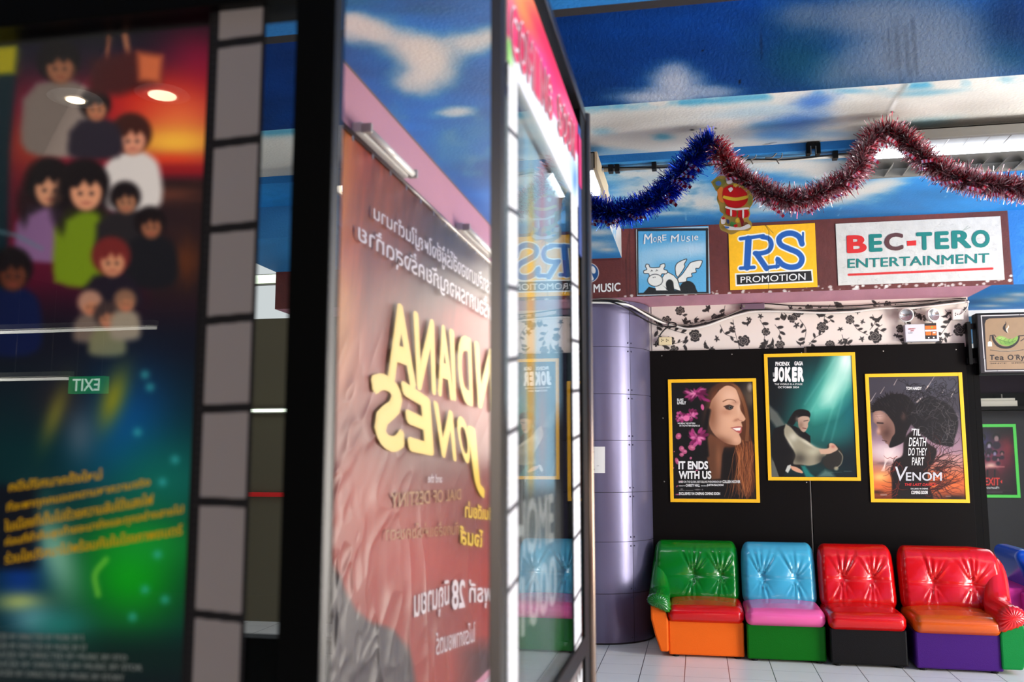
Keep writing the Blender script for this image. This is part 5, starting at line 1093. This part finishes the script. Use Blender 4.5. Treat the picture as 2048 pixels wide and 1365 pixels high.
sb.build('printed_shapes', [mat('ornament_'+k, pal[k], .3, 0, .6) for k in keys], t, normals=False)
MB().tube([PO[6], onY(1440, 330, GYp-.02)], .0015, 5).build('string', white_m, t)

# ================================================================== FILM BANNER ON THE PINK WALL (seen in the mirror)
def ban_art(X, Y, P):
    a = Art(X, Y, (176, 62, 44))
    a.blob(860, 560, 140, 120, (70, 42, 34), .9, 20, n=.3); a.blob(900, 470, 120, 70, (58, 56, 58), .95, 30); a.blob(800, 430, 70, 50, (96, 54, 34), .8, 30); a.blob(970, 560, 60, 50, (70, 60, 60), .8)
    a.mixin(np.clip((735-X)/50, 0, 1)*np.clip((900-Y)/300, 0, 1), (214, 132, 44)); a.blob(760, 420, 60, 120, (160, 82, 34), .8, 10); a.blob(790, 560, 50, 120, (150, 70, 36), .7); a.blob(690, 520, 28, 70, (186, 74, 32), .7); a.blob(675, 620, 30, 120, (222, 150, 60), .7)
    a.blob(850, 900, 200, 90, (92, 58, 54), .75, 12); a.blob(940, 720, 90, 60, (172, 46, 36), .8); a.blob(930, 640, 60, 40, (190, 56, 40), .8)
    a.blob(720, 1000, 90, 150, (206, 96, 74), .7); a.blob(830, 1130, 100, 70, (196, 70, 58), .9); a.blob(890, 1230, 60, 60, (150, 80, 74), .7); a.blob(940, 1050, 50, 60, (120, 64, 58), .7)
    a.poly(spline([(600, 1060), (655, 1120), (680, 1170), (700, 1215), (735, 1245), (780, 1260), (812, 1300), (830, 1380), (830, 1460), (560, 1460)], 6), (66, 62, 66), soft=6)
    a.mixin(np.clip((X-900)/60, 0, 1)*np.clip((Y-1270)/40, 0, 1)*.8, (44, 36, 38))
    # brushy streaks of the printed picture
    st = fbm(X*.12+Y*.01, Y*.012, 5); a.C = a.C*[.86, .80, .80]; a.C *= (1+.35*(st-.5)*np.clip((900-Y)/400, .15, 1))[..., None]
    return a.C
def ban_rel(X, Y, P):
    rid = lambda n: (1-np.abs(2*n-1))**4
    dia = rid(fbm((X*.9+Y*.35)*.030, (Y-X*.5)*.007, 8, 2))*np.clip((Y-640)/260, .0, 1)*np.clip((900-X)/200, .15, 1)
    ver = rid(fbm(X*.035, Y*.0035, 12, 2))*np.clip((Y-900)/300, 0, 1)
    top = np.clip(np.sin(X*.16), 0, 1)*np.exp(-((Y-(276+(X-670)*.784))/16)**2)
    return -np.minimum(.016*dia+.013*ver+.004*top+.004*fbm(X*.02, Y*.01, 4), .0175)
t = thing('film_banner', 'large red and orange film banner with yellow brush capitals, hung on the pink wall', 'banner', (3.1, BANY, .08))
BX0, BX1, BZ0, BZ1 = 1.40, 4.95, .08, 2.80
painted('vinyl_sheet', (BX0, BANY+.012, BZ0), (BX1-BX0, 0, 0), (0, 0, BZ1-BZ0), 760, 620, ban_art, vinyl_print, t, mirror=True, relief=ban_rel)
hm = MB().tube([(BX0, BANY+.02, BZ1), (BX1, BANY+.02, BZ1)], .012, 8); hm.build('hem', mat('hem_brown', (70, 44, 36), .35, 0, .4), t, smooth=True)
scatter('eyelet', chrome, t, [(BX0+.1+k*.24, BANY+.04, BZ1-.035) for k in range(15)], .013)
tx = Text((0, .0, 0))
def qm(x0, y0, x1, y1, x2, y2, x3, y3):   # text-left-top, text-right-top, text-right-bottom, text-left-bottom in mirror pixels
    return [unmirror(onX(a, b, -1.4+.030)) for a, b in ((x0, y0), (x1, y1), (x2, y2), (x3, y3))]
def tline(s, xr, yr_t, yr_b, xl, yl_t, yl_b, bold=.0, mi=0, shear=0): tx.put(s, qm(xr, yr_t, xl, yl_t, xl, yl_b, xr, yr_b), bold, shear, mi)
tline('การกลับมาของฮีโร่ผู้ยิ่งใหญ่ในตำนาน', 988, 556, 606, 747, 405, 447, .012)
tline('พร้อมการผจญภัยครั้งสุดท้าย', 984, 600, 655, 716, 440, 492, .012)
def ql(s, tl, tr, br, bl, bold=.06, mi=1, shear=0): tx.put(s, qm(*tl, *tr, *br, *bl), bold, shear, mi)
# slab lettering, each letter fitted on its own
for ch, xr_, xl_ in [('I', 1003, 990), ('N', 986, 948), ('D', 942, 912), ('I', 908, 898), ('A', 903, 868), ('N', 868, 826), ('A', 828, 768)]:
    f = lambda x: ((x-768)/(1003-768)); top = lambda x: 592+f(x)*116; bot = lambda x: 762+f(x)*70
    ql(ch, (xr_, top(xr_)), (xl_, top(xl_)), (xl_+8, bot(xl_)), (xr_+4, bot(xr_)), .045)
for ch, xr_, xl_, tr_, tl_, br_, bl_ in [('J', 962, 934, 862, 850, 1000, 985), ('O', 935, 908, 840, 826, 930, 926), ('N', 905, 866, 824, 800, 924, 915), ('E', 860, 800, 798, 758, 913, 903), ('S', 802, 736, 760, 738, 908, 900)]:
    ql(ch, (xr_, tr_), (xl_, tl_), (xl_+18, bl_), (xr_+8, br_), .045)
tline('and the', 884, 950, 966, 856, 948, 966, 0)
tline('DIAL OF DESTINY', 922, 978, 1000, 782, 986, 1018, .01, 2)
tline('อินเดียน่า', 984, 1012, 1042, 930, 1002, 1036, .03, 1); tline('โจนส์', 966, 1062, 1096, 920, 1048, 1090, .03, 1)
tline('กับกงล้อแห่งโชคชะตา', 918, 1042, 1070, 772, 1050, 1082, 0, 2)
tline('พุธที่', 984, 1164, 1216, 938, 1160, 1220, .02); tline('28', 930, 1160, 1216, 904, 1160, 1222, .03); tline('มิถุนายน', 898, 1160, 1226, 828, 1180, 1256, .02)
tline('ในโรงภาพยนตร์', 950, 1244, 1284, 872, 1262, 1312, .01)
tx.build('lettering', [mat('banner_white', (222, 210, 210), .4), mat('banner_yellow', (232, 190, 28), .4), mat('banner_gold', (168, 116, 52), .4)], t)
for i, (xa, xb) in enumerate([(1.85, 2.53), (3.59, 4.42)]):
    t = thing('wall_tube_light', 'slim white tube light fixed to the pink wall above the banner, nearer the black post' if i == 0 else 'slim white tube light fixed to the pink wall above the banner, nearer the grey post', 'wall light', ((xa+xb)/2, BANY, 2.84), 'tube lights above the film banner')
    MB().box((xa, BANY-.012, 2.835), (xb, BANY+.035, 2.88)).build('housing', white_m, t, bevel=.006); MB().tube([(xa+.01, BANY+.055, 2.85), (xb-.01, BANY+.055, 2.85)], .016, 12).build('tube', mat('tube_unlit', (240, 238, 230), .25), t, smooth=True)
    for x in (xa+.012, xb-.012): MB().box((x-.012, BANY+.03, 2.832), (x+.012, BANY+.076, 2.872)).build('end_cap', mat('end_cap_grey', (176, 172, 166), .4), t, bevel=.003)

# ================================================================== THE POSTER DISPLAY CASE IN THE FOREGROUND
KF, KX = 1.22, -.30
t = thing('display_case', 'free-standing black poster display case with a mirrored corner and a bright header', 'display case', (-.9, 1.9, 0))
KT = t
MB().box((-.562, KF-.02, 0), (-.500, KF+.010, 2.60)).build('post', blackm2, t, bevel=.002)
MB().box((-1.70, KF-.03, 0), (-1.62, KF+.05, 2.185)).build('post', blackm2, t, bevel=.002)
MB().box((-1.62, KF-.025, 2.131), (-.562, KF+.05, 2.183)).build('top_rail', blackm2, t, bevel=.002)
MB().box((-1.62, KF-.02, 0), (-.562, KF+.05, .62)).build('lower_panel', blackm2, t, bevel=.002)
mir_m = mat('mirror_polish', (214, 208, 202), .025, 1.0)
a_, b_ = Vector((-.500, -.500+MIR, .05)), Vector((-.3185, -.3185+MIR, .05)); nrm = Vector((-1, 1, 0)).normalized()*.006
MB().prism([a_, b_, b_+Vector((0, 0, 2.45)), a_+Vector((0, 0, 2.45))], nrm).build('mirror_panel', mir_m, t)
MB().prism([Vector((-.3190, 1.4180, 0)), Vector((-.3045, 1.4360, 0)), Vector((-.3000, 1.455, 0)), Vector((-.330, 1.46, 0)), Vector((-.335, 1.432, 0))], (0, 0, 2.45)).build('post', mat('grey_post', (62, 56, 50), .32, .8), t, bevel=.002)
MB().box((KX-.04, 2.455, 0), (KX+.004, 2.56, 2.45)).build('post', blackm2, t, bevel=.002)
MB().tube([(KX+.006, 2.575, .0), (KX+.006, 2.575, 2.45)], .012, 10).build('edge_trim', mat('bronze_edge', (150, 128, 110), .3, .8), t, smooth=True)
MB().box((KX-.03, 1.455, 2.42), (KX+.008, 2.58, 2.45)).build('top_rail', mat('dark_rail', (54, 50, 50), .25, .6), t, bevel=.003)
MB().box((KX-.03, 1.455, .955), (KX+.006, 2.46, 1.003)).build('bottom_rail', blackm2, t, bevel=.003)
MB().box((KX-.05, 1.455, 0), (KX-.004, 2.46, .955)).build('lower_panel', mat('taupe_panel', (110, 98, 92), .35), t)
MB().box((-1.70, 2.50, 0), (-1.62, 2.58, 2.45)).build('post', blackm2, t)
MB().box((-1.62, 2.5, 0), (KX-.04, 2.56, .955)).build('lower_panel', blackm2, t)
# panes
pg = glass_mat('case_glass', (246, 248, 247), 0, 1.5, .6)
MB().box((-1.62, KF-.004, .62), (-.562, KF+.0, 2.131)).build('glass_pane', pg, t)
MB().box((KX-.004, 1.456, 1.003), (KX, 2.455, 2.14)).build('glass_pane', pg, t)
# film strip stickers behind the panes
def strip_front(X, Y, P):
    a = Art(X, Y, (30, 26, 28)); lft = lambda y: 427-y*.0403; rgt = lambda y: 538-y*.036
    ys = [-110, 83, 283, 455, 638, 817, 1005, 1233, 1460]; sl = [-.15, -.13, -.125, -.10, -.09, -.03, .04, .11, .16]; LF = (190, 178, 172)
    for i in range(len(ys)-1):
        y0, y1 = ys[i]+9, ys[i+1]-9; s0, s1 = sl[i], sl[i+1]; xa0, xb0, xa1, xb1 = lft(y0)+13, rgt(y0)-11, lft(y1)+13, rgt(y1)-11; w_ = (xb0-xa0)/2
        a.poly([(xa0, y0-s0*w_), (xb0, y0+s0*w_), (xb1, y1+s1*w_), (xa1, y1-s1*w_)], LF)
    yy = np.mod(Y, 15)/15; sp = ((yy > .3) & (yy < .65)).astype(float); d1 = X-lft(Y); d2 = rgt(Y)-X
    a.mixin(.35*sp*((d1 > 3) & (d1 < 8)), (120, 110, 112)); a.mixin(.3*sp*((d2 > 2) & (d2 < 7)), (110, 104, 106)); return a.C
sL, sR = onY(424, 0, KF).x, onY(540, 0, KF).x
sL, sR = onY(398, 682, KF+.003).x, onY(516, 682, KF+.003).x
painted('film_strip', (sL, KF-.006, .66), (sR-sL, 0, 0), (0, 0, 1.47), 110, 900, strip_front, mat('sticker', rough=.5, vc=True), t)
def strip_side(ticks, side):
    def f(X, Y, P):
        a = Art(X, Y, (232, 230, 226)); z = P[..., 2]; y = P[..., 1]; y0, y1 = y.min(), y.max(); v = (y-y0)/(y1-y0)
        a.mixin(np.clip(1-np.abs(v-.0)/.09, 0, 1)*.9, (40, 38, 40)); a.mixin(np.clip(1-np.abs(v-1)/.09, 0, 1)*.9, (40, 38, 40)); dots = (np.mod(z, .016) < .008); a.mixin(((v > .03) & (v < .12) | (v > .88) & (v < .97))*dots*.8, (220, 220, 220))
        for zt in ticks: a.mixin(np.clip(1.6-np.abs(z-zt-(v-.5)*.012)/.004, 0, 1), (44, 42, 46))
        return a.C
    return f
tz = [onX(1150, y, KX).z for y in (479, 573, 683, 782, 875, 975, 1073, 1194, 1290)]
painted('film_strip', (KX+.002, 2.255, 1.0), (0, .135, 0), (0, 0, 1.135), 60, 1100, strip_side(tz, 1), MATS['sticker'], t)
tz2 = [onX(1020, y, KX).z for y in (260, 417, 573, 717, 861, 1017, 1173)]
painted('film_strip', (KX+.002, 1.462, 1.0), (0, .085, 0), (0, 0, 1.135), 60, 1100, strip_side(tz2, 0), MATS['sticker'], t)
# header
def head_art(X, Y, P):
    a = Art(X, Y, (224, 14, 84)); z = P[..., 2]; y = P[..., 1]
    a.blob(1050, 10, 26, 90, (250, 150, 40), .95, -25); a.blob(1035, -40, 30, 90, (250, 190, 60), .8, -25); a.blob(1090, 80, 14, 90, (224, 10, 70), .8, -25); a.blob(1022, 30, 14, 60, (240, 120, 150), .8); a.blob(1080, 130, 16, 60, (236, 90, 190), .7, -20); a.blob(1125, 220, 24, 40, (236, 120, 150), .8, -25)
    band = (Y-(56+(X-1009)*1.70)); a.mixin(np.clip(band/10, 0, 1), (238, 240, 244)); 
    a.mixin(np.clip(band/14, 0, 1)*np.clip((1030-X)/16, 0, 1), (120, 200, 60)); a.blob(1143, 330, 8, 30, (170, 200, 230), .7); a.blob(1150, 360, 6, 30, (60, 120, 190), .8)
    return a.C
ht = MB().box((KX-.02, 1.455, 2.125), (KX+.0015, 2.455, 2.36)).build('header_sign', white_m, t, bevel=.001)
painted('header_print', (KX+.0025, 1.455, 2.125), (0, 1.0, 0), (0, 0, .235), 420, 110, head_art, mat('header_vinyl', rough=.4, vc=True), ht)
tx = Text((.0015, 0, 0)); hx = lambda x, y: onX(x, y, KX+.0025)
n_ = 11
for i, ch in enumerate('COMING SOON'):
    if ch == ' ': continue
    u0 = i/n_; u1 = (i+.86)/n_; Yc = lambda u: 1.475+u*.86; zb0 = lambda u: 2.143+u*.085; zt0 = lambda u: zb0(u)+.098
    for (bd, mi, lf) in ((.085, 0, 0), (.03, 1, .6)):
        e = .0035*(1 if mi == 0 else 0)
        tx.put(ch, [(KX+.0025, Yc(u0)-e, zt0(u0)+e), (KX+.0025, Yc(u1)+e, zt0(u1)+e), (KX+.0025, Yc(u1)+e, zb0(u1)-e), (KX+.0025, Yc(u0)-e, zb0(u0)-e)], bd, 0, mi, lf)
tx.build('header_lettering', [mat('header_white', (240, 236, 240), .4), mat('header_red', (226, 60, 96), .4)], ht)
mg = MB().box((KX+.001, 2.40, 2.0), (KX+.004, 2.455, 2.36), 0); mg.build('corner_sticker', mat('sticker_blue', (16, 60, 130), .4), ht); MB().box((KX+.002, 2.40, 2.19), (KX+.0055, 2.455, 2.33)).build('corner_sticker', mat('sticker_magenta', (200, 10, 96), .4), ht)
# white ink on the bottom panel
Text((.001, 0, 0)).put('FILM', [(KX-.003, 2.20, .93), (KX-.003, 2.42, .93), (KX-.003, 2.42, .86), (KX-.003, 2.20, .86)], .02).build('panel_lettering', white_ink, t)

# posters inside the case
glow_print = mat('glow_print', rough=.55, vc=True); _n = glow_print.node_tree; _at = [n for n in _n.nodes if n.type == 'ATTRIBUTE'][0]
_n.links.new(_at.outputs['Color'], _n.nodes['Principled BSDF'].inputs['Emission Color']); _n.nodes['Principled BSDF'].inputs['Emission Strength'].default_value = .58   # glow put into the print itself to brighten the case posters
def inner_front(X, Y, P):
    a = Art(X, Y, (14, 12, 22))
    a.mixin(np.clip((Y-90)/120, 0, 1)*np.clip((700-Y)/200, 0, 1), (120, 12, 40)); a.blob(390, 130, 80, 70, (150, 6, 50), .9); a.blob(200, 130, 160, 50, (26, 18, 50), .9); a.blob(60, 100, 80, 40, (20, 16, 40), .9)
    a.blob(110, 200, 100, 60, (140, 16, 60), .8); a.blob(60, 290, 60, 60, (214, 80, 40), .7); a.blob(300, 200, 120, 60, (206, 30, 20), .9); a.blob(360, 235, 90, 60, (240, 110, 60), .8); a.blob(350, 285, 110, 36, (255, 186, 60), .95); a.blob(330, 320, 90, 14, (240, 60, 30), .8); a.blob(350, 340, 80, 14, (150, 20, 24), .8)
    a.mixin(np.clip((Y-345)/20, 0, 1)*np.clip((700-Y)/120, 0, 1)*np.clip((X-250)/60, 0, 1), (44, 24, 24)); a.blob(340, 390, 60, 16, (120, 60, 40), .7, n=.6); a.blob(370, 520, 30, 40, (130, 60, 20), .6, n=.6); a.blob(200, 480, 200, 120, (30, 22, 40), .4)
    a.mixin(np.clip((Y-560)/120, 0, 1), (18, 18, 30))
    a.poly([(-60, 110), (0, 85), (36, 92), (18, 300), (10, 700), (-80, 700)], (8, 40, 50), soft=8); a.poly([(-40, 95), (34, 90), (28, 145), (-30, 150)], (196, 178, 20), soft=6)
    SK = (190, 118, 84); HR = (22, 14, 18)
    def fig(x, y, r, hair, top, tw=1.9, th=3.2, skin=SK, long=0):
        a.poly(spline([(x-r*tw*.6, y+r*1.0), (x, y+r*.8), (x+r*tw*.6, y+r*1.0), (x+r*tw, y+r*1.9), (x+r*tw*.9, y+r*th), (x-r*tw*.9, y+r*th), (x-r*tw, y+r*1.9)], 4), top, soft=7)
        a.ell(x, y-r*.25, r*1.22, r*1.2, hair, soft=6)
        if long: a.ell(x-r*.2, y+r*.9, r*1.4, r*1.6, hair, soft=9, a=.8); a.poly(spline([(x-r*tw*.6, y+r*1.5), (x, y+r*1.1), (x+r*tw*.6, y+r*1.5), (x+r*tw, y+r*th), (x-r*tw, y+r*th)], 4), top, soft=7)
        a.ell(x+r*.1, y+r*.15, r*.74, r*.88, skin, soft=5)
        a.poly([(x-r*.75, y-r*.1), (x-r*.5, y-r*.95), (x+r*.7, y-r*.95), (x+r*.9, y-r*.05), (x+r*.55, y-r*.35), (x+r*.3, y-r*.1), (x, y-r*.4), (x-r*.3, y-r*.05)], hair, soft=5)
        for e in (-.18, .36): a.ell(x+r*e, y+r*.22, r*.11, r*.10, (40, 30, 34), soft=3, a=.8)
        a.ell(x+r*.1, y+r*.68, r*.16, r*.05, (150, 60, 56), soft=3, a=.8)
    fig(116, 130, 36, HR, (150, 130, 120), 2.0, 4.8); fig(262, 275, 34, (60, 26, 22), (216, 202, 196), 1.7, 4.2, (216, 140, 110)); fig(190, 215, 26, HR, (40, 32, 44), 2.0, 3.8)
    a.poly([(215, 60), (222, 60), (216, 120), (210, 125)], (190, 110, 70), soft=4); a.poly([(240, 50), (252, 50), (262, 110), (252, 112)], (170, 104, 74), soft=4); a.poly([(180, 120), (270, 100), (320, 110), (322, 165), (240, 190), (180, 190)], (70, 24, 26), soft=10); a.poly([(275, 105), (325, 112), (320, 165), (278, 160)], (206, 100, 60), soft=8)
    fig(96, 372, 40, HR, (130, 90, 130), 1.6, 3.6, (216, 146, 110), 1); fig(168, 378, 42, HR, (110, 130, 20), 1.4, 4.4, (220, 146, 110), 1); fig(250, 400, 26, HR, (36, 30, 34), 2.2, 5.0, (170, 110, 80)); fig(300, 450, 26, HR, (24, 22, 28), 2.0, 4.6, (150, 90, 64)); fig(222, 520, 32, (110, 34, 34), (30, 22, 34), 1.8, 3.0, (200, 130, 96))
    fig(22, 545, 36, HR, (14, 22, 60), 1.6, 4.4, (96, 48, 34)); fig(180, 610, 20, (170, 120, 100), (110, 90, 80), 1.6, 3.6); fig(214, 635, 22, (60, 44, 44), (120, 112, 80), 1.6, 3.4); fig(250, 605, 18, (130, 90, 70), (150, 130, 110), 1.6, 4.0)
    a.line([(-20, 460), (30, 470), (84, 498)], (10, 4), (90, 120, 130), .8, soft=4)
    # lower part: deep teal and green glow
    a.mixin(np.clip((Y-700)/200, 0, 1), (6, 40, 44)); a.blob(250, 860, 90, 120, (6, 74, 140), .85, 20); a.blob(330, 960, 120, 90, (10, 100, 88), .85); a.blob(225, 800, 24, 60, (150, 140, 20), .8, 20); a.blob(120, 800, 60, 60, (40, 30, 36), .8); a.blob(110, 830, 18, 60, (140, 130, 40), .6, 20)
    a.blob(260, 1150, 110, 110, (8, 150, 20), .95); a.blob(300, 1090, 110, 50, (20, 150, 50), .6); a.blob(110, 1110, 40, 90, (140, 190, 160), .8, -20); a.blob(40, 1160, 50, 70, (10, 50, 130), .85); a.blob(40, 1205, 50, 20, (190, 190, 90), .8); a.blob(70, 1240, 50, 30, (120, 170, 180), .7); a.blob(120, 1250, 60, 30, (30, 120, 110), .7); a.blob(160, 870, 30, 50, (90, 100, 110), .6)
    a.mixin(np.clip((90-X)/30, 0, 1)*np.clip((Y-960)/20, 0, 1)*np.clip((1150-Y)/20, 0, 1)*.9, (14, 14, 24)); a.line(spline([(196, 1190), (190, 1150), (212, 1120)], 4), 8, (150, 210, 60), .7, soft=6)
    for (x, y) in [(275, 865), (290, 750), (300, 775), (330, 1200), (350, 920), (290, 1180), (315, 1110), (265, 1235), (325, 965)]: a.blob(x, y, 9, 9, (60, 170, 170), .6)
    a.mixin(np.clip((Y-1250)/60, 0, 1)*np.clip((X-130)/90, 0, 1)*.8, (8, 26, 24)); a.mixin(np.clip((Y-1330)/40, 0, 1), (8, 20, 24))
    return a.C
IP = KF+.035
xl_, xr_ = -1.30, onY(420, 682, IP).x
t = thing('film_poster', 'blurred sunset and green film poster with a group of figures behind the front glass', 'poster', ((xl_+xr_)/2, IP, 1.08))
painted('print', (xl_, IP, .70), (xr_-xl_, 0, 0), (0, 0, 1.44), 330, 760, inner_front, glow_print, t)
MB().box((xl_-.01, IP+.001, .69), (xr_+.006, IP+.006, 2.15)).build('backing', mat('backing_black', (8, 8, 8), .6), t)
tx = Text((0, -.002, 0)); q5 = lambda x0, y0, x1, y1, h: [onY(x0, y0, IP), onY(x1, y1, IP), onY(x1, y1+h, IP), onY(x0, y0+h, IP)]
for s_, x0, y0, x1, y1, h in [('คดีปริศนาครั้งใหม่', 20, 962, 205, 937, 22), ('ที่จะพาทุกคนออกตามหาความจริง', 16, 1005, 302, 953, 24), ('ในเมืองที่เต็มไปด้วยความลับใต้แสงไฟ', 12, 1040, 308, 985, 24), ('ก่อนที่ค่ำคืนสุดท้ายจะมาถึงและทุกอย่างสายไป', 12, 1074, 368, 1008, 24), ('ร่วมไขปริศนาไปพร้อมกันในโรงภาพยนตร์', 12, 1105, 366, 1046, 24)]: tx.put(s_, q5(x0, y0, x1, y1, h), .02, 0, 0)
for i, y in enumerate((1266, 1284, 1302, 1320, 1338)): tx.put('PRODUCED BY DIRECTED BY MUSIC BY STORY BY'[:34+i], q5(-40, y, [170, 176, 256, 286, 250][i], y+4+i*2, 12), .03, 0, 1)
tx.build('lettering', [mat('amber_ink', (196, 148, 10), .5, emit=(196, 148, 10), estr=.4), white_ink], t)  # amber ink has a glow added so its lines read brighter

def inner_side(X, Y, P):
    a = Art(X, Y, (150, 190, 214))
    a.mixin(np.clip((X-1112)/8, 0, 1), (120, 150, 170)); a.mixin(np.clip((1052-X)/8, 0, 1), (130, 140, 146)); a.blob(1062, 700, 9, 330, (226, 160, 40), .95, 0, k=2); a.blob(1085, 360, 6, 160, (214, 130, 150), .6); a.blob(1100, 500, 9, 200, (170, 204, 226), .9); a.blob(1085, 860, 10, 120, (196, 180, 190), .8); a.blob(1120, 560, 5, 200, (150, 180, 210), .8); a.blob(1045, 600, 6, 200, (140, 150, 160), .6)
    a.mixin(np.clip((Y-800)/60, 0, 1)*np.clip((X-1108)/5, 0, 1), (60, 56, 56)); a.mixin(np.clip((Y-800)/60, 0, 1)*np.clip((1052-X)/5, 0, 1), (70, 62, 60)); a.mixin(np.clip((Y-960)/40, 0, 1)*.8, (90, 88, 88))
    a.blob(1080, 1120, 16, 60, (130, 170, 186), .6); a.blob(1060, 1290, 30, 60, (60, 90, 80), .5); a.blob(1120, 1290, 10, 60, (20, 70, 40), .7)
    return a.C
t = thing('film_poster', 'pale blue and yellow poster seen edge-on behind the side glass of the case', 'poster', (KX-.045, 1.9, 1.05))
painted('print', (KX-.028, 1.552, 1.01), (0, .745, 0), (0, 0, 1.11), 300, 420, inner_side, MATS['glow_print'], t)
MB().box((KX-.04, 1.545, 1.004), (KX-.030, 2.30, 2.124)).build('backing', MATS['backing_black'], t)
tx = Text((.0015, 0, 0)); qx = lambda ya, yb_, z0, z1: [(KX-.028, ya, z1), (KX-.028, yb_, z1), (KX-.028, yb_, z0), (KX-.028, ya, z0)]
tx.put('HOME', qx(1.66, 2.12, 1.27, 1.38), .03).put('1000', qx(1.72, 2.16, 1.13, 1.24), .03); tx.build('lettering', white_ink, t)

# far left, glimpsed between the film strip and the post
for i, (y, h) in enumerate(((560, .08), (822, .03))):
    c = onY(545, y, 7.93); t = thing('wall_tube_light', 'thick bright tube on the olive wall beside the black post' if i == 0 else 'thin bright tube on the olive wall beside the black post', 'wall light', (c.x, 7.95, c.z))
    MB().box((c.x-.35, 7.90, c.z-h/2-.01), (c.x+.35, 7.949, c.z+h/2+.01)).build('housing', hous, t); MB().tube([(c.x-.33, 7.885, c.z), (c.x+.33, 7.885, c.z)], h/2, 8).build('tube', mat('tube_soft', (255, 255, 255), .4, emit=(226, 240, 214), estr=1.2), t)
c = onY(545, 990, 7.9); t = thing('hand_rail', 'red rail along the olive wall, seen beside the black post', 'rail', (c.x, 7.93, c.z)); MB().box((c.x-.6, 7.90, c.z-.02), (c.x+.5, 7.949, c.z+.02)).build('rail', red_i, t, bevel=.004)
# ================================================================== BEHIND THE CAMERA (reflected in the case glass)
for i, (x, y) in enumerate(((-2.33, -1.18), (-2.75, -1.15))):
    t = thing('downlight', 'round downlight glowing in the glass of the display case' if i == 0 else 'smaller round downlight glowing in the glass of the display case', 'ceiling light', (x, y, 3.1), 'downlights behind the camera')
    MB().lathe([(.11, 0), (.12, -.01), (.09, -.015)], (x, y, 3.098), seg=28).build('rim', white_m, t); MB().lathe([(.06-.02*i, 0), (.06-.02*i, -.004)], (x, y, 3.083), seg=24).build('bulb', mat('warm_bulb', (255, 240, 220), .4, emit=(255, 226, 190), estr=12), t)
for i, (z, x0, x1) in enumerate(((2.46, -5.9, -4.1), (2.12, -5.9, -5.15))):
    hy = -4-.45*i
    t = thing('hanging_tube_light', 'upper faint tube light reflected in the case glass' if i == 0 else 'lower faint tube light reflected in the case glass', 'tube light', ((x0+x1)/2, hy, z), 'tube lights behind the camera')
    MB().box((x0, hy-.03, z+.02), (x1, hy+.03, z+.06)).build('housing', white_m, t); MB().tube([(x0, hy, z), (x1, hy, z)], .012, 8).build('tube', mat('tube_far', (255, 255, 255), .4, emit=(255, 250, 240), estr=3), t)
    for x in (x0+.2, x1-.2): MB().tube([(x, hy, z+.06), (x, hy, 3.1)], .004, 6).build('hanger', chrome, t)
t = thing('exit_sign', 'small green exit sign reflected in the glass of the display case', 'exit sign', (-4.9, -4.3, 1.98))
MB().box((-5.05, -4.34, 1.98), (-4.72, -4.28, 2.12)).build('box', mat('exit_green', (20, 160, 90), .4, emit=(20, 200, 110), estr=1.6), t)
for x in (-5.0, -4.77): MB().tube([(x, -4.31, 2.12), (x, -4.31, 3.1)], .004, 6).build('hanger', chrome, t)
tx = Text((0, .002, 0)).put('EXIT', [(-4.76, -4.278, 2.10), (-5.01, -4.278, 2.10), (-5.01, -4.278, 2.0), (-4.76, -4.278, 2.0)], .02); tx.build('lettering', mat('exit_white', (240, 255, 245), .4, emit=(230, 255, 240), estr=4), t)
